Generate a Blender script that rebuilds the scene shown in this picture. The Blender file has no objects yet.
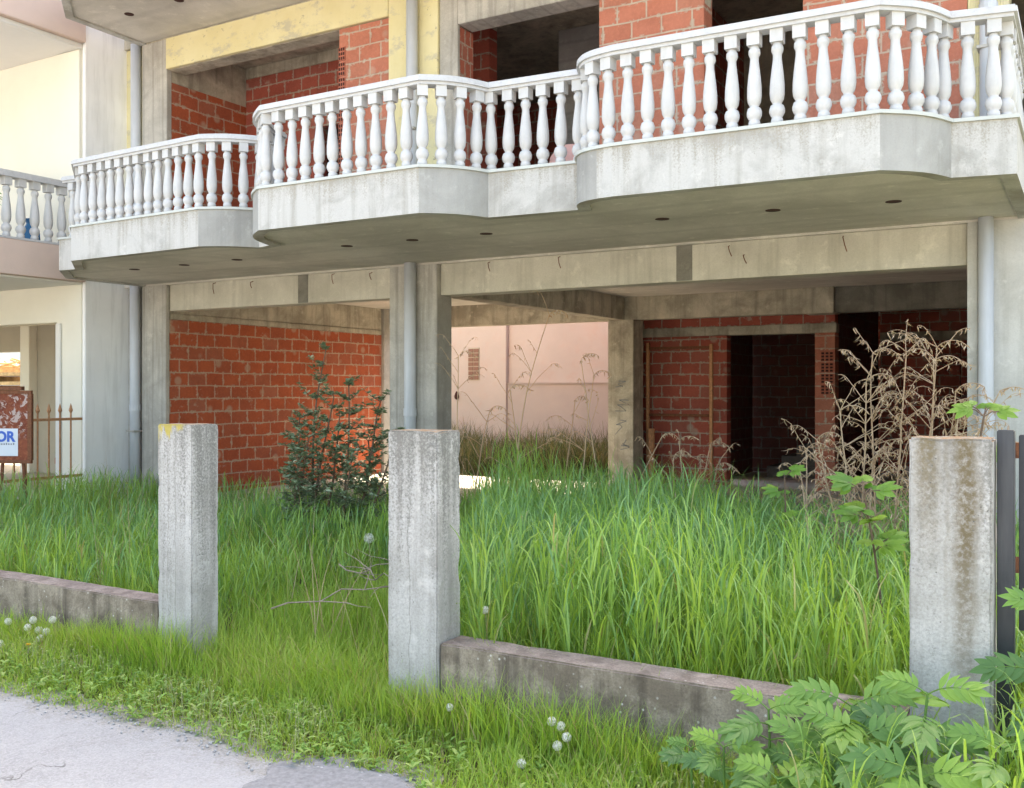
import bpy, bmesh, math, random
import numpy as np
from mathutils import Vector, Matrix
random.seed(7); RNG = np.random.default_rng(11)
R = math.radians
scene = bpy.context.scene
COL = scene.collection

# ------------------------------------------------------------------ camera, sky, sun, exposure
EYE = 1.68
cam_d = bpy.data.cameras.new('camera'); cam = bpy.data.objects.new('camera', cam_d); COL.objects.link(cam)
cam.location = (0, 0, EYE); cam.rotation_euler = (R(90), 0, R(30.4))
cam_d.sensor_width = 36; cam_d.lens = 36 * 985 / 1024; cam_d.shift_y = -6 / 1024
cam_d.clip_start = 0.05; cam_d.clip_end = 1500
scene.camera = cam

SUN_EL, SUN_AZ = 54, -6            # high behind the building, a little to its left
world = bpy.data.worlds.new('World'); scene.world = world; world.use_nodes = True
wn = world.node_tree; wn.nodes.clear()
sky = wn.nodes.new('ShaderNodeTexSky'); sky.sky_type = 'NISHITA'; sky.sun_disc = False
sky.sun_elevation = R(SUN_EL); sky.sun_rotation = R(SUN_AZ)
sky.air_density = 1.0; sky.dust_density = 3.0; sky.ozone_density = 0.6
bg = wn.nodes.new('ShaderNodeBackground'); bg.inputs[1].default_value = 0.15
wo = wn.nodes.new('ShaderNodeOutputWorld')
wn.links.new(sky.outputs[0], bg.inputs[0]); wn.links.new(bg.outputs[0], wo.inputs[0])
sun_d = bpy.data.lights.new('sun', 'SUN'); sun_d.energy = 3.0; sun_d.angle = R(0.6); sun_d.color = (1, .95, .87)
sun = bpy.data.objects.new('sun', sun_d); COL.objects.link(sun)
sun.rotation_euler = (-R(90 - SUN_EL), 0, -R(SUN_AZ)); sun.location = (0, 40, 60)
vs = scene.view_settings
vs.view_transform = 'Standard'; vs.look = 'None'; vs.gamma = 1; vs.use_curve_mapping = False
vs.exposure = 2.65
scene.cycles.max_bounces = 14; scene.cycles.diffuse_bounces = 9; scene.cycles.transmission_bounces = 8
vs.use_white_balance = True; vs.white_balance_temperature = 8000; vs.white_balance_tint = 10

# ------------------------------------------------------------------ materials
class NT:
    def __init__(s, name):
        s.m = bpy.data.materials.new(name); s.m.use_nodes = True
        s.t = s.m.node_tree; s.t.nodes.clear()
        s.out = s.n('ShaderNodeOutputMaterial')
        s.geo = s.n('ShaderNodeNewGeometry')
    def n(s, typ, **kw):
        nd = s.t.nodes.new(typ)
        for k, v in kw.items(): setattr(nd, k, v)
        return nd
    def l(s, a, b): s.t.links.new(a, b)
    def val(s, sock, v):
        if isinstance(v, bpy.types.NodeSocket): s.l(v, sock)
        else: sock.default_value = v
    def pos(s, scale=(1, 1, 1)):
        mp = s.n('ShaderNodeMapping'); mp.inputs['Scale'].default_value = scale
        s.l(s.geo.outputs['Position'], mp.inputs[0]); return mp.outputs[0]
    def noise(s, scale, detail=4, vec=None, rough=.55, dist=0):
        nd = s.n('ShaderNodeTexNoise'); nd.inputs['Scale'].default_value = scale
        nd.inputs['Detail'].default_value = detail; nd.inputs['Roughness'].default_value = rough
        nd.inputs['Distortion'].default_value = dist
        s.l(vec if vec is not None else s.geo.outputs['Position'], nd.inputs['Vector']); return nd.outputs['Fac']
    def ramp(s, fac, a, b, c0=0., c1=1.):
        mr = s.n('ShaderNodeMapRange'); mr.clamp = True
        mr.inputs['From Min'].default_value = a; mr.inputs['From Max'].default_value = b
        mr.inputs['To Min'].default_value = c0; mr.inputs['To Max'].default_value = c1
        s.l(fac, mr.inputs['Value']); return mr.outputs[0]
    def mix(s, fac, a, b, blend='MIX'):
        mx = s.n('ShaderNodeMix', data_type='RGBA', blend_type=blend)
        s.val(mx.inputs['Factor'], fac)
        for sock, v in ((mx.inputs[6], a), (mx.inputs[7], b)):
            if isinstance(v, bpy.types.NodeSocket): s.l(v, sock)
            else: sock.default_value = (*v, 1)
        return mx.outputs[2]
    def math(s, op, a, b=0.):
        mt = s.n('ShaderNodeMath', operation=op); s.val(mt.inputs[0], a); s.val(mt.inputs[1], b); return mt.outputs[0]
    def sep(s):
        sp = s.n('ShaderNodeSeparateXYZ'); s.l(s.geo.outputs['Position'], sp.inputs[0]); return sp.outputs
    def bump(s, h, strength=.3, dist=.01):
        b = s.n('ShaderNodeBump'); b.inputs['Strength'].default_value = strength; b.inputs['Distance'].default_value = dist
        s.l(h, b.inputs['Height']); return b.outputs[0]
    def pbr(s, col, rough=.85, normal=None, metal=0., spec=.3):
        p = s.n('ShaderNodeBsdfPrincipled')
        if isinstance(col, bpy.types.NodeSocket): s.l(col, p.inputs['Base Color'])
        else: p.inputs['Base Color'].default_value = (*col, 1)
        s.val(p.inputs['Roughness'], rough); p.inputs['Metallic'].default_value = metal
        p.inputs['Specular IOR Level'].default_value = spec
        if normal is not None: s.l(normal, p.inputs['Normal'])
        s.l(p.outputs[0], s.out.inputs[0]); return s.m

def concrete(name, base, dark, stain=None, patch=2.0, streak=.5, pits=.5, boards=None, patchlo=.4, patchhi=.62, fine=.25, rough=.9, top=None, runs=(), dots=0., lichen=None):
    """cement with cloudy patches, rain streaks running down, pits; boards = axis scale for shutter-board marks;
    top=(z0,z1,colour) a lichen crust that thickens toward the head of a post"""
    t = NT(name)
    big = t.ramp(t.noise(patch, 5, rough=.65, dist=.4), patchlo, patchhi)
    c = t.mix(big, base, dark)
    st = t.ramp(t.noise(1.0, 4, t.pos((9, 9, .55)), rough=.6), .5, .72, 0, streak)
    c = t.mix(st, c, stain or tuple(v * .55 for v in dark))
    gr = t.noise(85, 3, rough=.7)
    c = t.mix(t.ramp(gr, .35, .7, 0, fine), c, tuple(v * .45 for v in dark))
    pale = t.ramp(t.noise(6, 5, rough=.7), .58, .7, 0, .5)
    c = t.mix(pale, c, tuple(min(1, v * 1.25) for v in base))
    if boards:
        w = t.n('ShaderNodeTexWave', wave_type='BANDS', bands_direction=boards[0]); w.inputs['Scale'].default_value = boards[1]
        w.inputs['Distortion'].default_value = 1.2; w.inputs['Detail'].default_value = 2
        t.l(t.geo.outputs['Position'], w.inputs['Vector'])
        c = t.mix(t.ramp(w.outputs['Fac'], .86, 1, 0, boards[2] if len(boards) > 2 else .3), c, tuple(v * .5 for v in dark))
    if top:
        z0, z1, tc = top
        zz = t.ramp(t.sep()[2], z0, z1)
        nn = t.math('ADD', zz, t.math('MULTIPLY', t.math('SUBTRACT', t.noise(75, 4, rough=.8), .5), 3.2))
        sx = t.math('ADD', nn, t.math('MULTIPLY', t.math('SUBTRACT', t.noise(1, 3, t.pos((16, 16, .5))), .5), 2.6))
        c = t.mix(t.ramp(sx, .3, 1.0, 0, .88), c, tc)
    for (rx, hw, zl, zh, rc, ra) in runs:          # a stain that has run down the face: centre, half width, lower and upper height
        o_ = t.sep(); dx = t.math('ABSOLUTE', t.math('SUBTRACT', t.math('ADD', o_[0], t.math('MULTIPLY', t.math('SUBTRACT', t.noise(5, 4), .5), .06)), rx))
        f_ = t.math('MULTIPLY', t.ramp(dx, hw * .3, hw, 1, 0), t.ramp(o_[2], zl, zh, 0, 1))
        f_ = t.math('MULTIPLY', f_, t.ramp(t.noise(45, 5, rough=.75), .32, .55, .25, 1))
        c = t.mix(t.math('MULTIPLY', f_, ra), c, rc)
    if lichen:
        lz, la, lb = lichen; o_ = t.sep()
        f_ = t.math('ADD', t.ramp(o_[2], lz, lz + .22, 0, 1), t.math('MULTIPLY', t.math('SUBTRACT', t.noise(1, 4, t.pos((11, 11, 2.5)), rough=.7), .5), 2.6))
        f_ = t.math('MULTIPLY', t.ramp(f_, .62, .8), t.math('MULTIPLY', t.ramp(o_[0], la, la + .05), t.ramp(o_[0], lb - .05, lb, 1, 0)))
        c = t.mix(t.math('MULTIPLY', f_, .85), c, (.42, .33, .06))
    if dots:
        vd = t.n('ShaderNodeTexVoronoi'); vd.inputs['Scale'].default_value = 24; t.l(t.geo.outputs['Position'], vd.inputs['Vector'])
        f_ = t.math('MULTIPLY', t.ramp(vd.outputs['Distance'], .10, .17, 1, 0), t.ramp(t.noise(4, 3), .5, .6))
        c = t.mix(t.math('MULTIPLY', f_, dots), c, (.62, .6, .55))
    vor = t.n('ShaderNodeTexVoronoi'); vor.inputs['Scale'].default_value = 38
    t.l(t.geo.outputs['Position'], vor.inputs['Vector'])
    hole = t.ramp(vor.outputs['Distance'], .06, .16, 1, 0)
    keep = t.ramp(t.noise(9, 2), .52, .6)
    hole = t.math('MULTIPLY', hole, keep)
    c = t.mix(t.math('MULTIPLY', hole, pits), c, tuple(v * .3 for v in dark))
    h = t.math('SUBTRACT', t.math('ADD', t.math('MULTIPLY', gr, .5), t.math('MULTIPLY', t.noise(14, 5), .8)), hole)
    return t.pbr(c, rough, t.bump(h, .45, .008), spec=.2)

def brick(name, axis, base=(.36, .10, .055), alt=(.25, .062, .036), mortar=(.36, .29, .235), smear=.5, bw=.33, rh=.19):
    t = NT(name)
    o = t.sep(); cb = t.n('ShaderNodeCombineXYZ')
    wob = t.math('MULTIPLY', t.math('SUBTRACT', t.noise(1.6, 3), .5), .05)
    t.l(o[0] if axis == 'X' else o[1], cb.inputs[0]); t.l(t.math('ADD', o[2], wob), cb.inputs[1])
    b = t.n('ShaderNodeTexBrick'); t.l(cb.outputs[0], b.inputs['Vector'])
    b.inputs['Scale'].default_value = 1; b.inputs['Brick Width'].default_value = bw; b.inputs['Row Height'].default_value = rh
    b.inputs['Mortar Size'].default_value = .011; b.inputs['Mortar Smooth'].default_value = .35; b.inputs['Bias'].default_value = -.1
    b.inputs['Color1'].default_value = (*base, 1); b.inputs['Color2'].default_value = (*alt, 1); b.inputs['Mortar'].default_value = (*mortar, 1)
    b.offset = .5; b.squash = 1.
    def bt(ms, bias, c1, c2, cm):
        q = t.n('ShaderNodeTexBrick'); t.l(cb.outputs[0], q.inputs['Vector']); q.offset = .5
        q.inputs['Scale'].default_value = 1; q.inputs['Brick Width'].default_value = bw; q.inputs['Row Height'].default_value = rh
        q.inputs['Mortar Size'].default_value = ms; q.inputs['Mortar Smooth'].default_value = .6; q.inputs['Bias'].default_value = bias
        for k, v in (('Color1', c1), ('Color2', c2), ('Mortar', cm)): q.inputs[k].default_value = (v, v, v, 1)
        return q
    c = b.outputs['Color']
    odd = bt(.011, -.62, 0, 1, 0).outputs['Color']                     # a few bricks rubbed with cement
    c = t.mix(t.math('MULTIPLY', odd, .9), c, tuple((m_ + b_) / 2 for m_, b_ in zip(mortar, base)))
    c = t.mix(t.ramp(t.noise(3.5, 5, rough=.7), .4, .75, 0, .5), c, tuple(v * .66 for v in alt))
    c = t.mix(t.ramp(t.noise(30, 4, rough=.7), .45, .8, 0, .4), c, tuple(min(1, v * 1.4) for v in base))
    fat = t.math('MULTIPLY', bt(.034, 0, 0, 0, 1).outputs['Fac'], t.ramp(t.noise(13, 4, rough=.7), .52, .6))   # mortar squeezed out of the joints
    c = t.mix(t.math('MULTIPLY', fat, .85), c, mortar)
    sm = t.ramp(t.noise(4.5, 6, rough=.72, dist=.6), .62, .68, 0, smear)
    c = t.mix(sm, c, mortar)
    v = t.n('ShaderNodeTexVoronoi'); v.inputs['Scale'].default_value = 2.6; t.l(cb.outputs[0], v.inputs['Vector'])
    c = t.mix(t.math('MULTIPLY', t.ramp(v.outputs['Distance'], .12, .2, 1, 0), smear * .9), c, mortar)
    w = t.n('ShaderNodeTexWave', wave_type='BANDS', bands_direction='Y'); w.inputs['Scale'].default_value = 26
    t.l(cb.outputs[0], w.inputs['Vector'])
    h = t.math('ADD', t.math('ADD', t.math('MULTIPLY', b.outputs['Fac'], .7), t.math('MULTIPLY', fat, .8)), t.math('ADD', t.math('MULTIPLY', t.noise(40, 4), .35), t.math('MULTIPLY', w.outputs['Fac'], .12)))
    return t.pbr(c, .85, t.bump(h, .6, .012), spec=.25)

def plain(name, col, rough=.6, var=.2, scale=6, metal=0., spec=.4, dirt=None, dirtamt=.4, bump=.15, streaky=False):
    t = NT(name)
    c = t.mix(t.ramp(t.noise(scale, 5, rough=.65), .3, .7), tuple(v * (1 - var) for v in col), tuple(min(1, v * (1 + var)) for v in col))
    if dirt:
        n = t.noise(1, 5, t.pos((7, 7, .7)), rough=.65) if streaky else t.noise(scale * 2.3, 6, rough=.75)
        c = t.mix(t.ramp(n, .5, .68, 0, dirtamt), c, dirt)
    return t.pbr(c, rough, t.bump(t.noise(60, 3), bump, .004), metal, spec)

def foliage(name, ramp, trans=.45, rough=.5, spec=.35):
    """leaf: colour picked by the per-leaf 'tint' attribute, with light passing through"""
    t = NT(name)
    at = t.n('ShaderNodeAttribute', attribute_name='tint')
    cr = t.n('ShaderNodeValToRGB'); t.l(at.outputs['Fac'], cr.inputs[0])
    el = cr.color_ramp.elements
    while len(el) < len(ramp): el.new(.5)
    for e, (p, c) in zip(el, ramp): e.position = p; e.color = (*c, 1)
    col = t.mix(t.ramp(t.noise(9, 3), .3, .7, 0, .3), cr.outputs[0], tuple(v * .75 for v in ramp[len(ramp) // 2][1]))
    p = t.n('ShaderNodeBsdfPrincipled'); t.l(col, p.inputs['Base Color']); p.inputs['Roughness'].default_value = rough
    p.inputs['Specular IOR Level'].default_value = spec
    tr = t.n('ShaderNodeBsdfTranslucent'); t.l(t.mix(1., col, (1., 1., .55), 'MULTIPLY'), tr.inputs[0])
    mx = t.n('ShaderNodeMixShader'); mx.inputs[0].default_value = trans
    t.l(p.outputs[0], mx.inputs[1]); t.l(tr.outputs[0], mx.inputs[2]); t.l(mx.outputs[0], t.out.inputs[0])
    return t.m

M = {}
M['conc'] = concrete('raw_concrete', (.52, .495, .45), (.38, .36, .325), streak=.55, boards=('X', 1.6))
M['beam'] = concrete('limewashed_beam_concrete', (.63, .595, .51), (.51, .48, .405), stain=(.2, .18, .14), streak=.3, patch=1.3, fine=.2)
M['darkconc'] = concrete('dark_concrete', (.26, .245, .21), (.16, .15, .125), streak=.5)
M['boardconc'] = concrete('board_marked_concrete', (.42, .41, .40), (.30, .29, .285), streak=.1, boards=('Z', 1.3), patch=1.5)
M['dimconc'] = concrete('dim_stair_concrete', (.15, .14, .125), (.10, .095, .085), streak=.3)  # stair colour lowered to paint in the gloom beyond the doorway
M['inbeam'] = concrete('stained_inner_concrete', (.56, .51, .41), (.34, .305, .24), streak=.45, patch=2.4, stain=(.08, .07, .055))
M['soffit'] = concrete('soffit_concrete', (.66, .62, .56), (.50, .47, .42), streak=.0, patch=.9, pits=.3, fine=.2, boards=('Y', .52, .16))
M['fascia'] = concrete('whitewashed_fascia', (.52, .51, .485), (.39, .38, .355), stain=(.28, .26, .22), streak=.6, patch=2.2, patchlo=.5, patchhi=.64, pits=.4, fine=.15, top=(3.28, 3.62, (.33, .305, .26)))
M['plasterwall'] = concrete('pale_plaster', (.60, .59, .56), (.47, .46, .43), stain=(.30, .28, .24), streak=.4, patch=1.6, pits=.3, fine=.15)
M['cement'] = concrete('shaded_curve_fascia', (.40, .395, .375), (.32, .315, .295), streak=.3, patch=1.6, fine=.12, pits=.2)  # darker copy of the fascia: shade of the curved faces painted in
M['drip'] = concrete('drip_edge_concrete', (.5, .49, .46), (.33, .31, .27), streak=.2)
PK = dict(stain=(.20, .185, .165), streak=.6, patch=3.5, pits=.8, fine=.45)
M['post'] = concrete('post_concrete', (.52, .50, .475), (.40, .385, .355), top=(.5, 1.6, (.15, .145, .13)), runs=((-3.0, .005, -.5, 0., (.2, .19, .17), .6), (-2.91, .03, .5, 1.3, (.2, .19, .17), .5), (-3.06, .02, .6, 1.4, (.22, .2, .18), .5)), **PK)
M['postl'] = concrete('post_concrete_lichen', (.52, .50, .475), (.40, .385, .355), top=(.5, 1.9, (.16, .155, .14)), lichen=(1.25, -4.92, -4.64), runs=((-4.72, .006, -.5, .0, (.2, .19, .17), .6), (-4.79, .005, -.5, 0., (.22, .2, .18), .5)), **PK)
M['postr'] = concrete('post_concrete_stained', (.52, .50, .475), (.40, .385, .355), top=(.9, 2.3, (.2, .19, .17)), runs=((-.535, .06, .95, 1.5, (.17, .13, .07), .95), (-.405, .06, .1, 1.1, (.15, .115, .065), .95), (-.47, .012, .4, 1.5, (.2, .17, .12), .6)), **PK)
M['lowwall'] = concrete('mossy_wall_concrete', (.40, .335, .26), (.19, .152, .115), stain=(.065, .052, .04), streak=.9, patch=5, pits=.6, fine=.5, dots=.75)
M['walltop'] = concrete('wall_top_concrete', (.36, .29, .25), (.22, .17, .145), streak=.0, patch=9, fine=.6, dots=.5)
M['marble'] = plain('white_marble_edge', (.49, .51, .48), .45, .05, 3)
M['white'] = plain('white_cast_balustrade', (.53, .53, .525), .6, .06, 9, dirt=(.34, .33, .30), dirtamt=.30, bump=.35, streaky=True)
M['railtop'] = plain('weathered_white_rail', (.51, .515, .52), .6, .07, 12, dirt=(.38, .36, .37), dirtamt=.45, bump=.3)
M['brickx'] = brick('brick_facade', 'X', (.50, .185, .125), (.42, .14, .09), (.50, .42, .34), smear=.4)
M['bricky'] = brick('brick_side', 'Y', (.46, .11, .05), (.34, .076, .039), (.48, .37, .28), smear=.6)
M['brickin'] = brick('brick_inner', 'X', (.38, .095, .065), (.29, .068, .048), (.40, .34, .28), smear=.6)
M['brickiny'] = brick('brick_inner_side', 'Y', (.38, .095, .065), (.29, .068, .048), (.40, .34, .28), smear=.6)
M['brickdark'] = brick('brick_shade_toned', 'X', (.13, .04, .03), (.09, .028, .022), (.13, .11, .095), smear=.5)  # shade of the rooms behind the doorway put into the brick colour
M['brickdarky'] = brick('brick_shade_toned_side', 'Y', (.13, .04, .03), (.09, .028, .022), (.13, .11, .095), smear=.5)
M['brickend'] = brick('brick_ends', 'Y', (.45, .13, .085), (.36, .1, .065), (.44, .37, .3), smear=.3, bw=.12, rh=.19)
M['hollow'] = plain('hollow_brick_web', (.42, .13, .085), .8, .2, 20)
M['hole'] = plain('dark_brick_hole', (.05, .017, .012), .9, .1)
M['pvc'] = plain('blue_grey_pvc', (.54, .57, .61), .45, .05, 3, dirt=(.3, .31, .31), dirtamt=.3, streaky=True)
M['cream'] = plain('cream_render', (.76, .735, .64), .9, .03, 1.5, bump=.3)
M['creamw'] = plain('white_render', (.86, .86, .85), .9, .04, 1.5, dirt=(.3, .29, .27), dirtamt=.22, bump=.3, streaky=True)
M['creamsoffit'] = plain('white_soffit', (.72, .71, .68), .9, .02)
M['pinkrender'] = plain('pink_balcony_render', (.63, .49, .42), .9, .05, 2, bump=.3)
M['pink'] = plain('pink_house_render', (.47, .405, .375), .92, .05, 1.2, bump=.3, dirt=(.5, .33, .27), dirtamt=.35)
M['pink2'] = plain('pink_plinth_render', (.42, .355, .325), .92, .05, 1.2, bump=.3)
M['tan'] = plain('tan_render', (.40, .36, .29), .9, .06, 2)
M['rust'] = plain('rusty_iron', (.16, .06, .03), .85, .35, 30, dirt=(.3, .12, .05), dirtamt=.6, bump=.4)
M['rustbar'] = plain('orange_rust_paint', (.48, .24, .12), .8, .25, 25, dirt=(.25, .09, .04), dirtamt=.5)
t = NT('rusty_sign_sheet')
c = t.mix(t.ramp(t.noise(5, 5, rough=.7), .3, .7), (.26, .075, .04), (.13, .035, .022))
c = t.mix(t.ramp(t.noise(24, 5, rough=.75), .5, .7, 0, .7), c, (.38, .14, .07))
tp = t.math('MULTIPLY', t.ramp(t.noise(8.5, 4, rough=.7, dist=1.6), .54, .57), t.ramp(t.sep()[2], 1.05, 1.2))     # shreds of old paper still glued on
c = t.mix(t.math('MULTIPLY', tp, .85), c, (.46, .37, .34))
M['rustpanel'] = t.pbr(c, .8, t.bump(t.noise(40, 4), .5, .006), spec=.2)
M['black'] = plain('black_painted_steel', (.035, .038, .045), .5, .15, 6, dirt=(.16, .16, .16), dirtamt=.3, streaky=True)
M['paper'] = plain('paper', (.58, .62, .68), .7, .03)
M['scrap'] = plain('torn_paper', (.40, .32, .30), .8, .15, 12)
M['blue'] = plain('blue_print', (.03, .11, .45), .6, .05)
M['timber'] = plain('weathered_timber', (.42, .29, .15), .85, .35, 8)
M['terracotta'] = plain('terracotta', (.4, .13, .075), .8, .15)
M['pinkplastic'] = plain('pink_plastic', (.75, .42, .36), .5, .04)
M['bluecloth'] = plain('blue_plastic', (.02, .16, .35), .5, .1)
M['glass'] = plain('dark_glass', (.03, .035, .04), .12, .1, spec=.5)
M['frame'] = plain('grey_shutter', (.2, .22, .25), .6, .1)
M['whitehouse'] = plain('white_house_render', (.8, .8, .79), .9, .03)
M['greyblock'] = plain('grey_block', (.3, .3, .29), .9, .15)
M['tile'] = plain('roof_tile', (.35, .13, .08), .85, .2)
M['bark'] = plain('brown_stem', (.13, .085, .055), .85, .25, 30)
M['deadwood'] = plain('grey_dead_wood', (.25, .205, .16), .9, .25, 30)
M['straw'] = foliage('dry_stalk', [(0, (.38, .24, .15)), (.5, (.50, .36, .24)), (1, (.62, .49, .35))], .2, .8, .15)
M['stones'] = plain('grey_stones', (.33, .325, .32), .9, .3, 40)
M['palestem'] = plain('pale_flower_stem', (.30, .27, .14), .7, .2, 30)
M['ventbrown'] = plain('brown_vent_block', (.22, .12, .09), .9, .15, 20)
M['rubble'] = plain('pale_rubble', (.5, .48, .45), .9, .15, 10)

t = NT('yellow_insulation_board')          # extruded foam board: fine vertical grooves, grey cement smears
w = t.n('ShaderNodeTexWave', wave_type='BANDS', bands_direction='X'); w.inputs['Scale'].default_value = 14
t.l(t.geo.outputs['Position'], w.inputs['Vector'])
c = t.mix(t.ramp(t.noise(2.2, 4), .35, .65), (.74, .67, .42), (.69, .61, .35))
c = t.mix(t.ramp(t.noise(1, 6, t.pos((3, 3, 5)), rough=.75), .54, .64, 0, .75), c, (.50, .46, .36))
c = t.mix(t.ramp(t.noise(7, 6, rough=.75), .63, .68, 0, .8), c, (.3, .27, .22))
M['xps'] = t.pbr(c, .85, t.bump(t.math('ADD', w.outputs['Fac'], t.noise(30, 3)), .4, .008), spec=.2)

t = NT('rust_lichen'); M['lichen2'] = t.pbr(t.mix(t.ramp(t.noise(22, 4), .42, .6), (.30, .19, .11), (.3, .27, .22)), .95, t.bump(t.noise(90, 3), .8, .01), spec=.1)
t = NT('worn_asphalt')
ag = t.n('ShaderNodeTexVoronoi'); ag.inputs['Scale'].default_value = 140; t.l(t.geo.outputs['Position'], ag.inputs['Vector'])
c = t.mix(t.ramp(ag.outputs['Color'], .2, .8), (.25, .246, .244), (.345, .341, .337))
c = t.mix(t.ramp(t.noise(1.3, 5, rough=.6), .38, .66, 0, .7), c, (.37, .366, .364))
c = t.mix(t.ramp(t.noise(40, 4, rough=.7), .55, .75, 0, .5), c, (.17, .17, .175))
cv = t.n('ShaderNodeTexVoronoi', feature='DISTANCE_TO_EDGE'); cv.inputs['Scale'].default_value = 1.1
wv = t.n('ShaderNodeVectorMath', operation='ADD'); t.l(t.geo.outputs['Position'], wv.inputs[0])
nv = t.n('ShaderNodeTexNoise'); nv.inputs['Scale'].default_value = 3.5; nv.inputs['Detail'].default_value = 5; t.l(t.geo.outputs['Position'], nv.inputs['Vector']); t.l(nv.outputs['Color'], wv.inputs[1])
t.l(wv.outputs[0], cv.inputs['Vector'])
crk = t.math('MULTIPLY', t.ramp(cv.outputs['Distance'], .004, .016, 1, 0), t.ramp(t.noise(1.7, 2), .5, .58))
c = t.mix(t.math('MULTIPLY', crk, .75), c, (.09, .085, .08))
c = t.mix(t.ramp(t.noise(5, 6, rough=.75), .56, .72, 0, .5), c, (.20, .19, .17))
at = t.n('ShaderNodeAttribute', attribute_name='tint')
gf = t.math('ADD', at.outputs['Fac'], t.math('MULTIPLY', t.math('SUBTRACT', t.noise(9, 6, rough=.75), .5), 1.3))
gf = t.math('ADD', gf, t.math('MULTIPLY', t.math('SUBTRACT', t.noise(70, 3, rough=.7), .5), .9))
grit = t.mix(t.ramp(t.noise(55, 4, rough=.75), .35, .68), (.13, .115, .085), (.31, .29, .25))
c = t.mix(t.ramp(gf, .5, .95, 0, .9), c, grit)
M['road'] = t.pbr(c, .9, t.bump(t.math('ADD', ag.outputs['Distance'], t.noise(130, 2)), .35, .004), spec=.2)
M['patch'] = plain('dark_asphalt_patch', (.215, .212, .215), .9, .25, 40, bump=.9)
M['dirtedge'] = plain('gritty_earth', (.235, .215, .18), .95, .35, 45, dirt=(.12, .11, .08), dirtamt=.6, bump=1.)
M['gravel'] = plain('pale_gravel', (.42, .405, .385), .9, .25, 60, bump=1.)
t = NT('soil')
c = t.mix(t.ramp(t.noise(3, 6, rough=.7), .35, .65), (.115, .095, .05), (.075, .10, .03))
c = t.mix(t.ramp(t.noise(50, 4), .5, .75, 0, .6), c, (.05, .04, .025))
M['soil'] = t.pbr(c, .95, t.bump(t.noise(30, 5), 1., .03), spec=.1)

M['tall'] = foliage('tall_grass_blade', [(0, (.12, .27, .11)), (.35, (.20, .40, .14)), (.7, (.33, .52, .10)), (.93, (.30, .45, .08)), (1, (.42, .36, .17))], .42, .36, .6)
M['fine'] = foliage('fine_grass_blade', [(0, (.15, .29, .05)), (.4, (.26, .44, .065)), (.8, (.40, .54, .09)), (.93, (.46, .52, .15)), (1, (.44, .36, .19))], .42, .5, .35)
M['weed'] = foliage('low_weed_leaf', [(0, (.14, .28, .06)), (.5, (.25, .42, .09)), (1, (.40, .50, .16))], .4, .5)
M['elder'] = foliage('broad_leaf', [(0, (.085, .19, .06)), (.5, (.13, .27, .06)), (1, (.25, .41, .065))], .35, .45, .4)
M['fig'] = foliage('fig_leaf', [(0, (.11, .25, .05)), (.5, (.18, .34, .055)), (1, (.29, .43, .07))], .45, .45)
M['olive'] = foliage('grey_green_leaf', [(0, (.10, .15, .08)), (.5, (.18, .25, .14)), (1, (.38, .44, .29))], .22, .38, .5)
M['oldgrass'] = foliage('rank_grass', [(0, (.08, .11, .04)), (.5, (.15, .16, .07)), (1, (.33, .26, .14))], .35, .6)
M['seedhead'] = foliage('pale_seed_head', [(0, (.30, .40, .10)), (.5, (.40, .46, .18)), (1, (.48, .46, .28))], .3, .7)
M['seed'] = foliage('dandelion_fluff', [(0, (.75, .75, .73)), (.5, (.78, .78, .76)), (1, (.8, .8, .8))], .3, .9, .1)
M['yellow'] = plain('yellow_petal', (.8, .5, .03), .7, .05)

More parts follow.
